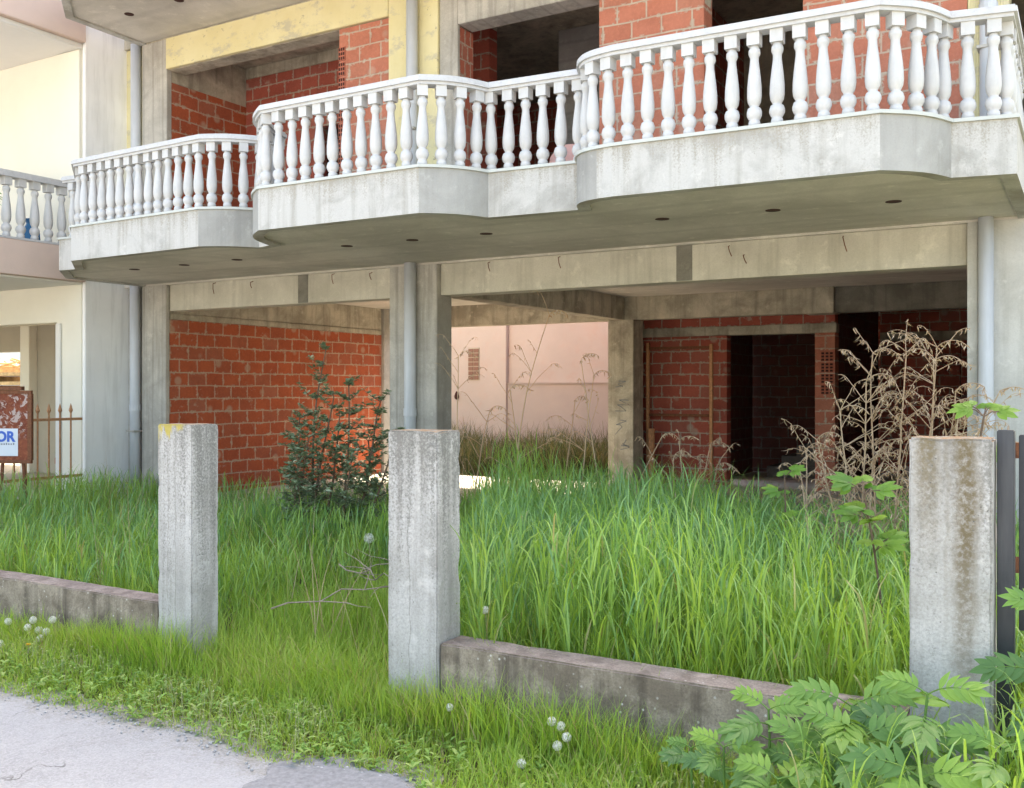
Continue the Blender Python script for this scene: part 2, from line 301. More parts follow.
# ------------------------------------------------------------------ mesh helpers
class MB:
    def __init__(s): s.v = []; s.f = []; s.mi = []; s.t = []
    def box(s, x0, x1, y0, y1, z0, z1, mi=0):
        b = len(s.v)
        s.v += [(x0, y0, z0), (x1, y0, z0), (x1, y1, z0), (x0, y1, z0), (x0, y0, z1), (x1, y0, z1), (x1, y1, z1), (x0, y1, z1)]
        s.f += [tuple(b + i for i in q) for q in ((0, 3, 2, 1), (4, 5, 6, 7), (0, 1, 5, 4), (1, 2, 6, 5), (2, 3, 7, 6), (3, 0, 4, 7))]
        s.mi += [mi] * 6; s.t += [.5] * 8; return s
    def face(s, pts, mi=0, tint=.5):
        b = len(s.v); s.v += [tuple(p) for p in pts]; s.f.append(tuple(range(b, b + len(pts)))); s.mi.append(mi); s.t += [tint] * len(pts); return s
    def prism(s, poly, z0, z1, mi=0, side=None):
        """closed polygon (counter-clockwise from above) extruded; side(i) picks the material of edge i"""
        n = len(poly); b = len(s.v)
        s.v += [(x, y, z0) for x, y in poly] + [(x, y, z1) for x, y in poly]; s.t += [.5] * (2 * n)
        s.f.append(tuple(b + i for i in range(n))[::-1]); s.mi.append(mi)
        s.f.append(tuple(b + n + i for i in range(n))); s.mi.append(mi)
        for i in range(n):
            j = (i + 1) % n; s.f.append((b + i, b + j, b + n + j, b + n + i)); s.mi.append(side(i) if side else mi)
        return s
    def tube(s, pts, rad, n=6, mi=0, tint=.5, cap=True):
        pts = [Vector(p) for p in pts]; k = len(pts)
        if not hasattr(rad, '__len__'): rad = [rad] * k
        b = len(s.v); up = Vector((.31, .17, .93))
        for i, p in enumerate(pts):
            d = (pts[min(i + 1, k - 1)] - pts[max(i - 1, 0)])
            d = d.normalized() if d.length > 1e-9 else Vector((0, 0, 1))
            a = d.cross(up); a = a.normalized() if a.length > 1e-4 else Vector((1, 0, 0)); c = d.cross(a)
            for j in range(n):
                an = 2 * math.pi * j / n
                s.v.append(tuple(p + (a * math.cos(an) + c * math.sin(an)) * rad[i])); s.t.append(tint)
        for i in range(k - 1):
            for j in range(n):
                j2 = (j + 1) % n
                s.f.append((b + i * n + j, b + i * n + j2, b + (i + 1) * n + j2, b + (i + 1) * n + j)); s.mi.append(mi)
        if cap:
            s.f.append(tuple(b + j for j in range(n))[::-1]); s.f.append(tuple(b + (k - 1) * n + j for j in range(n))); s.mi += [mi, mi]
        return s
    def lathe(s, prof, n=14, o=(0, 0, 0), mi=0):
        b = len(s.v)
        for r, z in prof:
            for j in range(n):
                an = 2 * math.pi * j / n; s.v.append((o[0] + r * math.cos(an), o[1] + r * math.sin(an), o[2] + z)); s.t.append(.5)
        for i in range(len(prof) - 1):
            for j in range(n):
                j2 = (j + 1) % n; s.f.append((b + i * n + j, b + i * n + j2, b + (i + 1) * n + j2, b + (i + 1) * n + j)); s.mi.append(mi)
        s.f.append(tuple(b + j for j in range(n))[::-1]); s.f.append(tuple(b + (len(prof) - 1) * n + j for j in range(n))); s.mi += [mi, mi]
        return s
    def leaf(s, p, d, nrm, L, W, tint, curl=.25, fold=.25, rows=4, mi=0, shape=None):
        """one leaf blade: three vertices per row, folded along the midrib and curving down"""
        p = Vector(p); d = Vector(d).normalized(); nrm = Vector(nrm); sd = d.cross(nrm)
        sd = sd.normalized() if sd.length > 1e-5 else Vector((1, 0, 0)); nrm = sd.cross(d).normalized()
        b = len(s.v)
        for i in range(rows + 1):
            tt = i / rows
            w = W * .5 * (shape(tt) if shape else math.sin(math.pi * min(1, (tt * .96 + .03)) ** .8))
            q = p + d * (L * tt) - nrm * (curl * L * tt * tt)
            up = nrm * (w * fold)
            s.v += [tuple(q - sd * w + up), tuple(q), tuple(q + sd * w + up)]; s.t += [tint] * 3
            if i:
                a = b + (i - 1) * 3
                s.f += [(a, a + 1, a + 4, a + 3), (a + 1, a + 2, a + 5, a + 4)]; s.mi += [mi, mi]
        return s
    def build(s, name, mats, parent=None, smooth=False, bevel=0., origin=None, tint=False):
        me = bpy.data.meshes.new(name)
        base = Vector((0, 0, 0))
        if parent is not None:
            q = parent
            while q is not None: base += q.location; q = q.parent
        o0 = Vector(origin) if origin is not None else Vector((0, 0, 0))
        off = base + (o0 - base if origin is not None else Vector((0, 0, 0)))
        me.from_pydata([tuple(Vector(v) - off) for v in s.v], [], s.f)
        if not isinstance(mats, (list, tuple)): mats = [mats]
        for m in mats: me.materials.append(M[m])
        if len(mats) > 1: me.polygons.foreach_set('material_index', s.mi)
        if smooth: me.polygons.foreach_set('use_smooth', [True] * len(me.polygons))
        if tint:
            a = me.attributes.new('tint', 'FLOAT', 'POINT'); a.data.foreach_set('value', s.t)
        if bevel:
            bm = bmesh.new(); bm.from_mesh(me)
            bmesh.ops.bevel(bm, geom=list(bm.edges), offset=bevel, segments=2, affect='EDGES', clamp_overlap=True)
            bm.to_mesh(me); bm.free()
        me.update()
        o = bpy.data.objects.new(name, me); COL.objects.link(o)
        if parent is not None:
            o.parent = parent; o.location = off - base
        else: o.location = off
        return o

def tag(o, label=None, cat=None, group=None, kind=None):
    for k, v in (('label', label), ('category', cat), ('group', group), ('kind', kind)):
        if v: o[k] = v
    return o
def thing(name, loc, label, cat, group=None):
    o = bpy.data.objects.new(name, None); COL.objects.link(o); o.location = loc; o.empty_display_size = .2
    return tag(o, label, cat, group)
def copy_child(src, parent, loc):
    c = src.copy(); COL.objects.link(c); c.parent = parent; c.location = loc; return c

def arc(p0, p1, bulge, n=8):
    """points from p0 to p1 (both included) bowed sideways by bulge metres"""
    p0 = Vector(p0); p1 = Vector(p1); d = p1 - p0; nn = Vector((d.y, -d.x)).normalized()
    return [tuple(p0 + d * (i / n) + nn * bulge * math.sin(math.pi * i / n)) for i in range(n + 1)]
def offset(path, dist):
    """open polyline shifted sideways (positive = to the left of travel)"""
    out = []
    for i, p in enumerate(path):
        a = Vector(path[max(i - 1, 0)]); c = Vector(path[min(i + 1, len(path) - 1)]); b = Vector(p)
        n1 = (b - a); n2 = (c - b)
        n1 = Vector((-n1.y, n1.x)).normalized() if n1.length > 1e-6 else None
        n2 = Vector((-n2.y, n2.x)).normalized() if n2.length > 1e-6 else None
        if n1 is None: n1 = n2
        if n2 is None: n2 = n1
        m = (n1 + n2); m = m.normalized() if m.length > 1e-5 else n1
        k = dist / max(.45, m.dot(n1)); out.append((b.x + m.x * k, b.y + m.y * k))
    return out
def strip(mb, outer, inner, z0, z1, mi=0):
    """band between two polylines, extruded"""
    n = len(outer); b = len(mb.v)
    for z in (z0, z1):
        mb.v += [(x, y, z) for x, y in outer] + [(x, y, z) for x, y in inner]
    mb.t += [.5] * (4 * n)
    for i in range(n - 1):
        o0, i0, o1, i1 = b + i, b + n + i, b + 2 * n + i, b + 3 * n + i
        mb.f += [(o0, i0, i0 + 1, o0 + 1), (o1, o1 + 1, i1 + 1, i1), (o0, o0 + 1, o1 + 1, o1), (i0, i1, i1 + 1, i0 + 1)]; mb.mi += [mi] * 4
    mb.f += [(b, b + 2 * n, b + 3 * n, b + n), (b + n - 1, b + 2 * n - 1, b + 4 * n - 1, b + 3 * n - 1)]; mb.mi += [mi] * 2
def resample(path, step, start=.0):
    out = []; d = start; acc = 0
    for a, c in zip(path, path[1:]):
        a = Vector(a); c = Vector(c); L = (c - a).length
        while d <= acc + L:
            q = a + (c - a) * ((d - acc) / L); out.append((q.x, q.y, math.atan2(c.y - a.y, c.x - a.x))); d += step
        acc += L
    return out

# ------------------------------------------------------------------ ground, road, verge
mb = MB(); mb.face([(-250, -250, -.02), (250, -250, -.02), (250, 250, -.02), (-250, 250, -.02)])
tag(mb.build('ground', 'soil'), kind='structure')
EDGE = [(-60, 3.3), (-7, 3.27), (-5.4, 3.25), (-4.7, 3.27), (-4.15, 3.30), (-3.75, 3.34), (-3.4, 3.27), (-3.22, 3.24), (-3.08, 3.27), (-2.95, 3.33), (-2.7, 3.41), (-2.52, 3.41), (-2.42, 3.34), (-2.36, 3.2), (-2.2, 3.08), (-1.6, 3.0), (0, 2.95), (60, 2.95)]
def road_edge(x):
    for (a, ya), (b, yb) in zip(EDGE, EDGE[1:]):
        if a <= x <= b: return ya + (yb - ya) * (x - a) / (b - a) + .012 * math.sin(x * 13 + 2) + .008 * math.sin(x * 31)
    return 3
def edge_np(x): return np.interp(x, [e[0] for e in EDGE], [e[1] for e in EDGE])
mb = MB(); xs = [-60, -30, -15] + [-9 + .07 * i for i in range(190)] + [8, 20, 60]
b0 = len(mb.v)
for x in xs:
    e = road_edge(x) + (random.uniform(-.02, .02) if -9 <= x <= 5 else 0)
    mb.v += [(x, -9, 0), (x, e - .55, 0), (x, e - .2, 0), (x, e + .0, 0), (x, e + .2, -.012)]; mb.t += [0, 0, .42, .72, 1]
for i in range(len(xs) - 1):
    for k in range(4): a = i * 5 + k; mb.f.append((a, a + 5, a + 6, a + 1)); mb.mi.append(0)
tag(mb.build('road', 'road', tint=True), kind='structure')
mb = MB(); pts = []
for i in range(40):
    an = 2 * math.pi * i / 40; r = 1 + .12 * math.sin(3 * an + 1) + .07 * math.sin(7 * an)
    pts.append((-2.74 + .40 * r * math.cos(an), 3.17 + .27 * r * math.sin(an), .0085))
mb.face(pts); tag(mb.build('road_patch', 'patch'), kind='structure')
mb = MB(); mb.face([(-120, -60, .004), (120, -60, .004), (120, -9.02, .004), (-120, -9.02, .004)])
tag(mb.build('bounce_pavement', 'gravel'), kind='structure')  # unseen pale sheet added to bounce sunlight back onto the building
# ------------------------------------------------------------------ the unfinished building
D = 9.5; ZS = 3.135; ZT = 3.513; ZC = 2.77; FL = 3.455
bld = thing('unfinished_building', (-6, D, 0), 'unfinished concrete apartment block with red brick infill, open ground floor and white balustraded balcony', 'building')
def part(mb, name, mat, **kw): return mb.build(name, mat, bld, **kw)
def pbox(name, mat, x0, x1, y0, y1, z0, z1, bevel=.006): return part(MB().box(x0, x1, y0, y1, z0, z1), name, mat, bevel=bevel)

pbox('floor_slab', 'soffit', -11.72, .6, D - .25, 14.75, -.1, .12)
pbox('floor_slab', 'soffit', -6.0, .6, 14.755, 21, -.1, .118)
pbox('ceiling_slab', 'soffit', -12.118, .6, D + .003, 14.80, ZS, 3.42)
pbox('ceiling_slab', 'soffit', -6.7, .6, 14.803, 21, ZS - .002, 3.42)
# ground floor columns
pbox('column', 'conc', -11.72, -11.22, D - .005, D + .06, .1, ZS)
mid = pbox('column', 'conc', -7.28, -6.585, D - .01, D + .30, .1, ZS)
pbox('column', 'plasterwall', -.93, -.845, D - .01, D + .35, .1, ZS)
pbox('column', 'inbeam', -6.71, -6.27, 14.5, 14.9, .1, ZC)
pbox('column', 'conc', -11.62, -11.172, 14.398, 14.82, .1, ZS)
pbox('column', 'inbeam', -3.60, -3.16, 14.47, 14.9, ZC - .01, ZS)
icol = [o for o in bld.children if o.name.startswith('column')][3]
gm_ = MB(); rg = random.Random(3)
for (gx, gz, n_, sx, sz) in ((-6.48, 1.75, 7, .10, .06), (-6.45, 1.45, 8, .12, .07), (-6.48, 1.1, 6, .1, .08), (-6.40, .8, 7, .09, .06)):
    gp_ = [(gx + sx * math.sin(k * 2.3 + gx * 9) + rg.gauss(0, .02), 14.494, gz + sz * (k - n_ / 2) * .45 + rg.gauss(0, .03)) for k in range(n_)]
    gm_ = MB(); gm_.tube(gp_, .005, 4); gm_.build('graffiti', 'frame', icol)
# ground floor beams
pbox('beam', 'beam', -11.217, -7.283, D + .06, D + .32, ZC, ZS)
pbox('beam', 'beam', -6.582, -.935, D + .06, D + .32, ZC, ZS)
for x in (-8.72, -3.57): pbox('beam_joint', 'darkconc', x - .085, x + .085, D + .055, D + .07, ZC + .005, ZS - .002, .002)
pbox('beam', 'inbeam', -6.72, -6.45, D + .325, 14.545, ZC + .004, ZS)
pbox('beam', 'inbeam', -11.44, -11.225, D + .065, 14.395, ZC - .03, ZS)
pbox('beam', 'inbeam', -11.17, -6.45, 14.55, 14.8, ZC + .002, ZS)
pbox('beam', 'inbeam', -6.445, -3.605, 14.55, 14.8, ZC, ZS)
pbox('beam', 'darkconc', -3.158, .3, 14.56, 14.8, ZC - .004, ZS)  # right stretch of the cross beam uses a darker concrete
# brick walls of the ground floor
pbox('brick_wall', 'bricky', -11.43, -11.225, D + .065, 14.395, .1, ZC - .12, .004)
pbox('mortar_bed', 'inbeam', -11.42, -11.215, D + .07, 14.39, ZC - .118, ZC - .033, .01)
Y2 = 15.3
pbox('brick_wall', 'brickin', -6.6, -5.0, Y2, Y2 + .2, .1, 2.52, .003)
pbox('brick_wall', 'brickin', -6.6, -3.32, Y2, Y2 + .2, 2.665, ZS - .005, .003)
pbox('lintel', 'inbeam', -6.5, -3.3, Y2 - .012, Y2 + .2, 2.523, 2.662)
pil = pbox('brick_pillar', 'brickx', -3.617, -3.32, Y2, Y2 + .25, .1, 2.52, .004)
pbox('brick_wall', 'brickiny', -6.8, -6.6, 14.9, Y2 + .2, .1, ZS - .004, .003)
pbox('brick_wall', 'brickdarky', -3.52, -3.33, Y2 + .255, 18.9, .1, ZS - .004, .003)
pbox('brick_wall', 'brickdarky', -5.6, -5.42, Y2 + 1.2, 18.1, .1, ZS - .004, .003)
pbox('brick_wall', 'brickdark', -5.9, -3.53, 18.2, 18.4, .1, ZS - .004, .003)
pbox('brick_wall', 'brickin', -3.32, .4, 19, 19.2, 2.70, ZS - .004, .003)
pbox('lintel', 'inbeam', -3.32, .4, 18.985, 19.2, 2.53, 2.697)
pbox('brick_wall', 'brickin', -3.32, -2.95, 19.002, 19.2, .1, 2.527, .003)
pbox('brick_wall', 'brickin', -2.9 + .5, -1.98, 19.002, 19.2, .1, 2.527, .003)
pbox('brick_wall', 'brickin', -1.98, -.9, 19.002, 19.2, .1, 1.5, .003)
pbox('brick_wall', 'brickin', -.9, .4, 19.002, 19.2, .1, 2.527, .003)
pbox('back_wall', 'brickin', -6.0, .6, 20.9, 21.05, .1, ZS - .004, .003)
st_m = MB()
for k in range(5): st_m.box(-4.9 + k * .26, -3.76, 17.2, 18.15, .12 + k * .19, .308 + k * .19)
part(st_m, 'stair_flight', 'dimconc')
pbox('party_wall', 'plasterwall', -.84, -.2, D - .012, D + .2, .0, ZS)
pbox('party_wall', 'plasterwall', -.198, .6, D - .012, D + .2, .0, 10.2)
pbox('party_wall', 'brickiny', .4, .6, D + .203, 20.85, .1, ZS - .004, .003)
# hollow bricks laid end-on, the shade in their holes painted as dark squares
def hollow(x0, x1, z0, n, y, rh):
    for k in range(n):
        m = MB(); za, zb = z0 + k * rh + .012, z0 + (k + 1) * rh - .012
        m.box(x0, x1, y - .012, y + .02, za, zb)
        nx, nz = 3, 3
        for i in range(nx):
            for j in range(nz):
                wx, wz = (x1 - x0) / nx, (zb - za) / nz
                m.box(x0 + i * wx + wx * .16, x0 + (i + 1) * wx - wx * .16, y - .0135, y - .0125, za + j * wz + wz * .16, za + (j + 1) * wz - wz * .16, 1)
        part(m, 'hollow_brick', ['hollow', 'hole'])
hollow(-3.53, -3.34, 1.57, 4, Y2, .168)

# ------------------------------------------------------------------ balcony slab, edges, balustrade
front = [(-11.75, D), (-11.72, 8.28), (-11.0, 7.68), (-10.72, 7.70), (-10.05, 7.17), (-7.9, 7.1)]
front += arc((-7.9, 7.1), (-7.42, 7.47), .05)[1:]
front += [(-7.22, 7.42)] + arc((-7.22, 7.42), (-6.62, 6.66), .10, 12)[1:]
front += [(-4.81, 6.67)] + arc((-4.81, 6.67), (-4.43, 7.15), .06)[1:]
front += [(-3.60, 7.215)] + arc((-3.60, 7.215), (-3.13, 6.84), .12, 10)[1:]
front += [(-1.21, 6.92)] + arc((-1.21, 6.92), (-.83, 7.42), .06)[1:]
front += [(-.43, 7.5), (-.43, D)]
def curved(i):
    a, b = front[i], front[(i + 1) % len(front)]
    return 2 if abs(b[1] - a[1]) > abs(b[0] - a[0]) * .25 and math.dist(a, b) < .25 else 1
def balcony(dz):
    m = MB(); m.prism(front, ZS + .022 + dz, ZT - .1 + dz, 0, lambda i: 0)
    part(m, 'balcony_slab', 'soffit')
    m = MB(); o = offset(front, -.004); inn = offset(front, .1)
    n = len(o)
    for i in range(n - 1):
        q = [o[i], o[i + 1], inn[i + 1], inn[i]]
        mi = 0 if curved(i) == 1 else 1  # curved faces take the shade-darkened fascia colour
        for (za, zb) in ((ZS + dz, ZT + dz),):
            m.face([(*q[0], za), (*q[1], za), (*q[1], zb), (*q[0], zb)], mi)
            m.face([(*q[0], zb), (*q[1], zb), (*q[2], zb), (*q[3], zb)], mi)
            m.face([(*q[1], za), (*q[0], za), (*q[3], za), (*q[2], za)], 2)
            m.face([(*q[2], za), (*q[3], za), (*q[3], zb), (*q[2], zb)], 2)
    part(m, 'parapet_band', ['fascia', 'cement', 'drip'])
    m = MB(); strip(m, offset(front, -.022), offset(front, .16), ZT + dz + .001, ZT + .026 + dz); part(m, 'coping_strip', 'marble')
balcony(0); balcony(FL)
rail_path = offset(front, .075)
ri = [i for i, p in enumerate(rail_path)]
rail_path = rail_path[2:]
m = MB()
zr = ZT + .78
# moulded handrail: wide lower bed, rounded crown
for (hw, za, zb) in ((.060, zr - .078, zr - .052), (.080, zr - .052, zr - .016), (.066, zr - .016, zr)):
    strip(m, offset(rail_path, -hw), offset(rail_path, hw), za, zb)
bal = part(m, 'balustrade', 'railtop')
bal_h = zr - .078 - (ZT + .026)
def baluster_mesh(name, H, parent, mat='white', k=1.):
    m = MB(); hw = .045 * k
    m.box(-hw, hw, -hw, hw, H * .865, H)
    prof = [(.033, .862), (.029, .845), (.041, .825), (.043, .79), (.041, .775), (.031, .745), (.031, .70), (.036, .64), (.045, .53), (.052, .42), (.053, .335), (.048, .275),
            (.034, .235), (.030, .222), (.046, .205), (.055, .165), (.055, .135), (.043, .095), (.034, .082), (.040, .07), (.043, .05), (.043, .0)]
    m.lathe([(r * k, z * H) for r, z in prof[::-1]], 12)
    o = m.build(name, mat); o.parent = parent
    for p in o.data.polygons: p.use_smooth = len(p.vertices) == 4 and p.index >= 6
    return o
proto = None
cnt = 0
for (x, y, an) in resample(rail_path, .161, .12):
    if x < -11.2 or y > 9.2 : continue
    loc = Vector((x, y, ZT + .026)) - bld.location
    if proto is None: proto = baluster_mesh('baluster', bal_h, bal); c = proto; c.location = loc
    else: c = copy_child(proto, bal, loc)
    c.rotation_euler = (random.gauss(0, .006), random.gauss(0, .006), an + random.gauss(0, .03)); cnt += 1
print('balusters', cnt)
# light-fitting holes in the soffits, their shaded recesses painted as dark discs
def hole(x, y, z):
    m = MB(); m.lathe([(.05, -.003), (.062, -.003), (.062, .001)], 16, (x, y, z)); part(m, 'hole_shade_disc', 'hole')
for x, y in ((-10.25, 8.19), (-9.37, 8.2), (-8.46, 8.17), (-6.66, 7.96), (-5.83, 7.97), (-4.98, 8.0), (-3.22, 8.08), (-2.27, 8.15), (-1.34, 8.25)): hole(x, y, ZS + .02)
for x, y in ((-10.93, 8.65), (-9.99, 8.66)): hole(x, y, ZS + FL + .02)
# bent tie wires left in the beams
for x, z, L in ((-10.3, 3.12, .16), (-8.2, 3.12, .14), (-7.6, 3.1, .1), (-5.9, 3.12, .12), (-5.0, 3.12, .14), (-3.1, 3.1, .12), (-2.95, 3.0, .1), (-2.0, 3.11, .16), (-9.6, 3.1, .1)):
    part(MB().tube([(x, D + .07, z), (x + .01, D - .0, z - .02), (x + .03, D - .02, z - L * .6), (x + .05, D - .02, z - L)], .005, 5), 'tie_wire', 'rust')
# downpipes
def pipe(x, y, z0, z1, r=.07, joints=()):
    m = MB(); m.tube([(x, y, z0), (x, y, z1)], r, 14)
    o = part(m, 'downpipe', 'pvc'); 
    for p in o.data.polygons: p.use_smooth = len(p.vertices) == 4
    for z in joints:
        j = MB(); j.tube([(x, y, z), (x, y, z + .09)], r + .008, 14); j.build('pipe_socket', 'pvc', o)
        j = MB(); j.box(x - r - .015, x + r + .015, y - r - .012, y + r + .08, z - .3, z - .275); j.build('pipe_clip', 'conc', o)
pipe(-6.92, D - .085, .1, ZS + .02, .070, (1.35,)); pipe(-6.87, D - .115, ZT - .1, ZS + FL + .02, .068, (5.0,))
pipe(-11.85, D - .02, .1, ZS + .02, .075, (1.35,)); pipe(-11.83, D - .02, ZT - .1, ZS + FL + .02, .075, (4.7,))
pipe(-.775, D - .085, .1, ZS + .02, .062, (1.35,)); pipe(-.755, D - .1, ZT - .1, ZS + FL + .02, .07, (4.9,))
pbox('column_side', 'conc', -12.15, -11.722, D + .08, D + .3, .0, ZS)
pbox('column_side', 'xps', -12.15, -11.722, D + .05, D + .3, ZT - .1, ZS + FL)

# ------------------------------------------------------------------ first floor
F1 = ZT - .1; F2 = ZS + FL
pbox('column', 'conc', -11.72, -11.2, D - .005, D + .08, F1, F2)
pbox('insulation_panel', 'xps', -7.28, -6.56, D - .03, D + .3, F1, F2)
pbox('column', 'conc', -6.555, -6.30, D, D + .05, F1, F2)
pbox('beam', 'inbeam', -11.195, -7.285, D + .03, D + .3, 6.155, F2)
pbox('insulation_panel', 'xps', -11.195, -7.285, D - .03, D + .027, 6.16, F2 - .004)
pbox('beam', 'conc', -6.295, -.85, D - .01, D + .3, 5.88, 6.2)
pbox('insulation_panel', 'xps', -6.295, -.85, D - .03, D + .3, 6.203, F2)
pbox('ceiling_slab', 'inbeam', -11.72, .6, D + .303, 15, F2 + .002, F2 + .25)
pbox('ceiling_slab', 'inbeam', -12.118, .6, D + .003, D + .30, F2 + .002, F2 + .25)
pbox('brick_wall', 'brickx', -8.08, -7.285, D + .01, D + .25, F1 + .28, 6.152, .004)
pbox('insulation_strip', 'xps', -8.08, -7.285, D - .01, D + .25, F1, F1 + .277)
hollow(-8.083, -7.98, F1 + 1.0, 8, D + .01, .19)
pbox('brick_wall', 'brickx', -4.50, -3.34, D + .0, D + .25, F1 + .28, 5.877, .004)
pbox('insulation_strip', 'xps', -4.50, -3.34, D - .02, D + .25, F1, F1 + .277)
pbox('brick_wall', 'brickx', -2.36, -.93, D + .0, D + .25, F1 + .28, 5.877, .004)
pbox('insulation_strip', 'xps', -2.36, -.93, D - .02, D + .25, F1, F1 + .277)
pbox('door_sill', 'beam', -3.337, -2.363, D - .02, D + .25, F1, F1 + .2)
pbox('column', 'xps', -.925, -.6, D - .02, D + .3, F1, 5.877)
pbox('brick_wall', 'brickend', -6.5, -6.305, D + .053, D + .34, F1, 5.877, .004)
pbox('brick_wall', 'bricky', -11.40, -11.205, D + .083, 14.85, F1, 6.0, .004)
pbox('beam', 'inbeam', -11.40, -11.212, D + .083, 14.85, 6.003, F2)
pbox('brick_wall', 'brickin', -11.2, -9.75, 11.0, 11.2, F1, 6.42, .004)
pbox('brick_wall', 'brickin', -8.8, -6.8, 11.0, 11.2, F1, 6.42, .004)
pbox('brick_wall', 'brickin', -9.75, -8.8, 11.0, 11.2, 5.5, 6.42, .004)
pbox('beam', 'inbeam', -11.19, -6.8, 10.99, 11.2, 6.423, F2)
pbox('inner_wall', 'boardconc', -6.3, -4.45, 12.0, 12.2, 4.7, F2)
pbox('inner_wall', 'inbeam', -4.2, .4, 13.6, 13.8, 4.6, F2)
pbox('brick_wall', 'brickin', -6.3, -4.45, 12.0, 12.2, F1, 4.697, .004)
pbox('brick_wall', 'brickin', -4.2, .4, 13.6, 13.8, F1, 4.597, .004)
pbox('brick_wall', 'brickiny', -4.4, -4.2, D + .253, 13.597, F1, F2 - .002, .004)
pbox('party_wall', 'brickiny', .4, .6, D + .203, 15, F1, F2, .004)
pbox('back_wall', 'brickin', -11.7, .4, 14.85, 15, F1, F2, .004)
# arched head of mortar at the doorway
for sgn, x in ((1, -3.338), (-1, -2.362)):
    m = MB()
    pts = [(x, 5.875), (x, 5.55)] + [(x + sgn * .24 * (1 - math.cos(R(90 * k / 6))), 5.55 + .325 * math.sin(R(90 * k / 6))) for k in range(1, 7)]
    f = [(a, D + .02, b) for a, b in pts]; g = [(a, D + .2, b) for a, b in pts]
    m.face(f); m.face(g)
    for i in range(len(pts)): j = (i + 1) % len(pts); m.face([f[i], f[j], g[j], g[i]])
    part(m, 'arch_corner', 'inbeam')
# storeys above the frame (they cast the building's shade over the street)
for s in (1,):
    z0 = F2 + .25 + (s - 1) * FL; z1 = z0 + FL - .25
    pbox('upper_wall', 'brickx', -11.7, .19, D + .02, D + .25, z0, z1)
    pbox('ceiling_slab', 'conc', -11.72, .6, D + .003, 15, z1 + .002, z1 + .25)

# ------------------------------------------------------------------ neighbouring cream house on the left
YN = 8.85; XN = -12.18
nb = thing('cream_house', (-15, YN, 0), 'cream rendered house with pink edged balcony left of the unfinished block', 'house')
def nbox(name, mat, x0, x1, y0, y1, z0, z1, bevel=.008): return MB().box(x0, x1, y0, y1, z0, z1).build(name, mat, nb, bevel=bevel)
nbox('corner_pillar', 'cream', -12.74, XN - .004, YN, D + .3, 0, 3.142)
nbox('conduit', 'creamsoffit', -12.73, -12.62, YN - .03, YN - .003, 0, 2.6, .01)
nbox('side_wall', 'creamw', XN - .003, XN + .06, YN + .01, D + .25, 0, 10.3)
nbox('wall', 'cream', -24, XN - .004, YN, YN + .25, 3.145, 10.3)
nbox('pilaster', 'cream', -12.62, XN - .006, YN - .035, YN - .003, 3.64, 6.42)
nbox('beam', 'cream', -24, -12.745, YN + .02, YN + .3, 2.62, 3.14)
nbox('balcony_slab', 'pinkrender', -24, -12.08, 5.2, YN - .003, 3.16, 3.62)
nbox('balcony_slab', 'pinkrender', -24, -12.08, 5.2, YN - .003, 6.5, 6.96)
nbox('soffit', 'creamsoffit', -24, -12.16, 5.28, YN - .004, 3.13, 3.157)
nbox('soffit', 'creamsoffit', -24, -12.16, 5.28, YN - .004, 6.43, 6.497)
nbox('floor', 'tan', -24, -12.2, YN + .3, 22, -.1, .15)
nbox('ceiling', 'creamsoffit', -24, XN - .01, YN + .253, 14, 3.145, 3.3)
nbox('inner_pillar', 'cream', -16.75, -16.48, 10.9, 11.3, .15, 3.14)
nbox('inner_wall', 'tan', -16.478, -14.6, 11.05, 11.25, .15, 3.14)
nbox('inner_beam', 'tan', -24, -16.755, 11.0, 11.25, 2.35, 3.14)
nbox('window_frame', 'glass', -15.6, -14.42, YN - .03, YN - .002, 4.0, 5.3)
m = MB(); path = [(-12.17, 5.25), (-12.17, YN - .02)]
strip(m, offset(path, -.08), offset(path, .08), 4.43, 4.51); strip(m, offset(path, -.09), offset(path, .09), 3.622, 3.65)
nbal = m.build('balustrade', 'railtop', nb)
np_ = None; y = YN - .12
while y > 5.3:
    loc = Vector((-12.17, y, 3.65)) - nb.location
    if np_ is None: np_ = baluster_mesh('baluster', .78, nbal, k=1.15); np_.location = loc
    else: copy_child(np_, nbal, loc)
    y -= .2
# potted plant and blue bag behind that balustrade
pp = thing('potted_plant', (-12.75, 7.75, 3.625), 'leafy green potted plant behind the white balusters of the cream house', 'plant')
MB().lathe([(.11, 0), (.15, .24), (.16, .26)], 14, (-12.75, 7.75, 3.625)).build('pot', 'terracotta', pp)
m = MB()
for i in range(170):
    u = Vector((random.gauss(0, 1), random.gauss(0, 1), random.gauss(.3, 1))).normalized()
    p = Vector((-12.75, 7.75, 4.2)) + Vector((u.x * .2, u.y * .2, u.z * .36)) * random.uniform(.5, 1)
    m.leaf(p, u + Vector((0, 0, -.2)), Vector((random.gauss(0, .4), random.gauss(0, .4), 1)), .1, .06, random.random())
m.build('foliage', 'weed', pp, tint=True)
m = MB(); m.lathe([(.07, 0), (.12, .05), (.11, .2), (.06, .3), (.09, .36)], 9, (-12.5, 8.3, 3.63))
tag(m.build('plastic_bag', 'bluecloth', origin=(-12.5, 8.3, 3.63)), 'small blue plastic bag tied behind the white balusters of the cream house', 'bag')

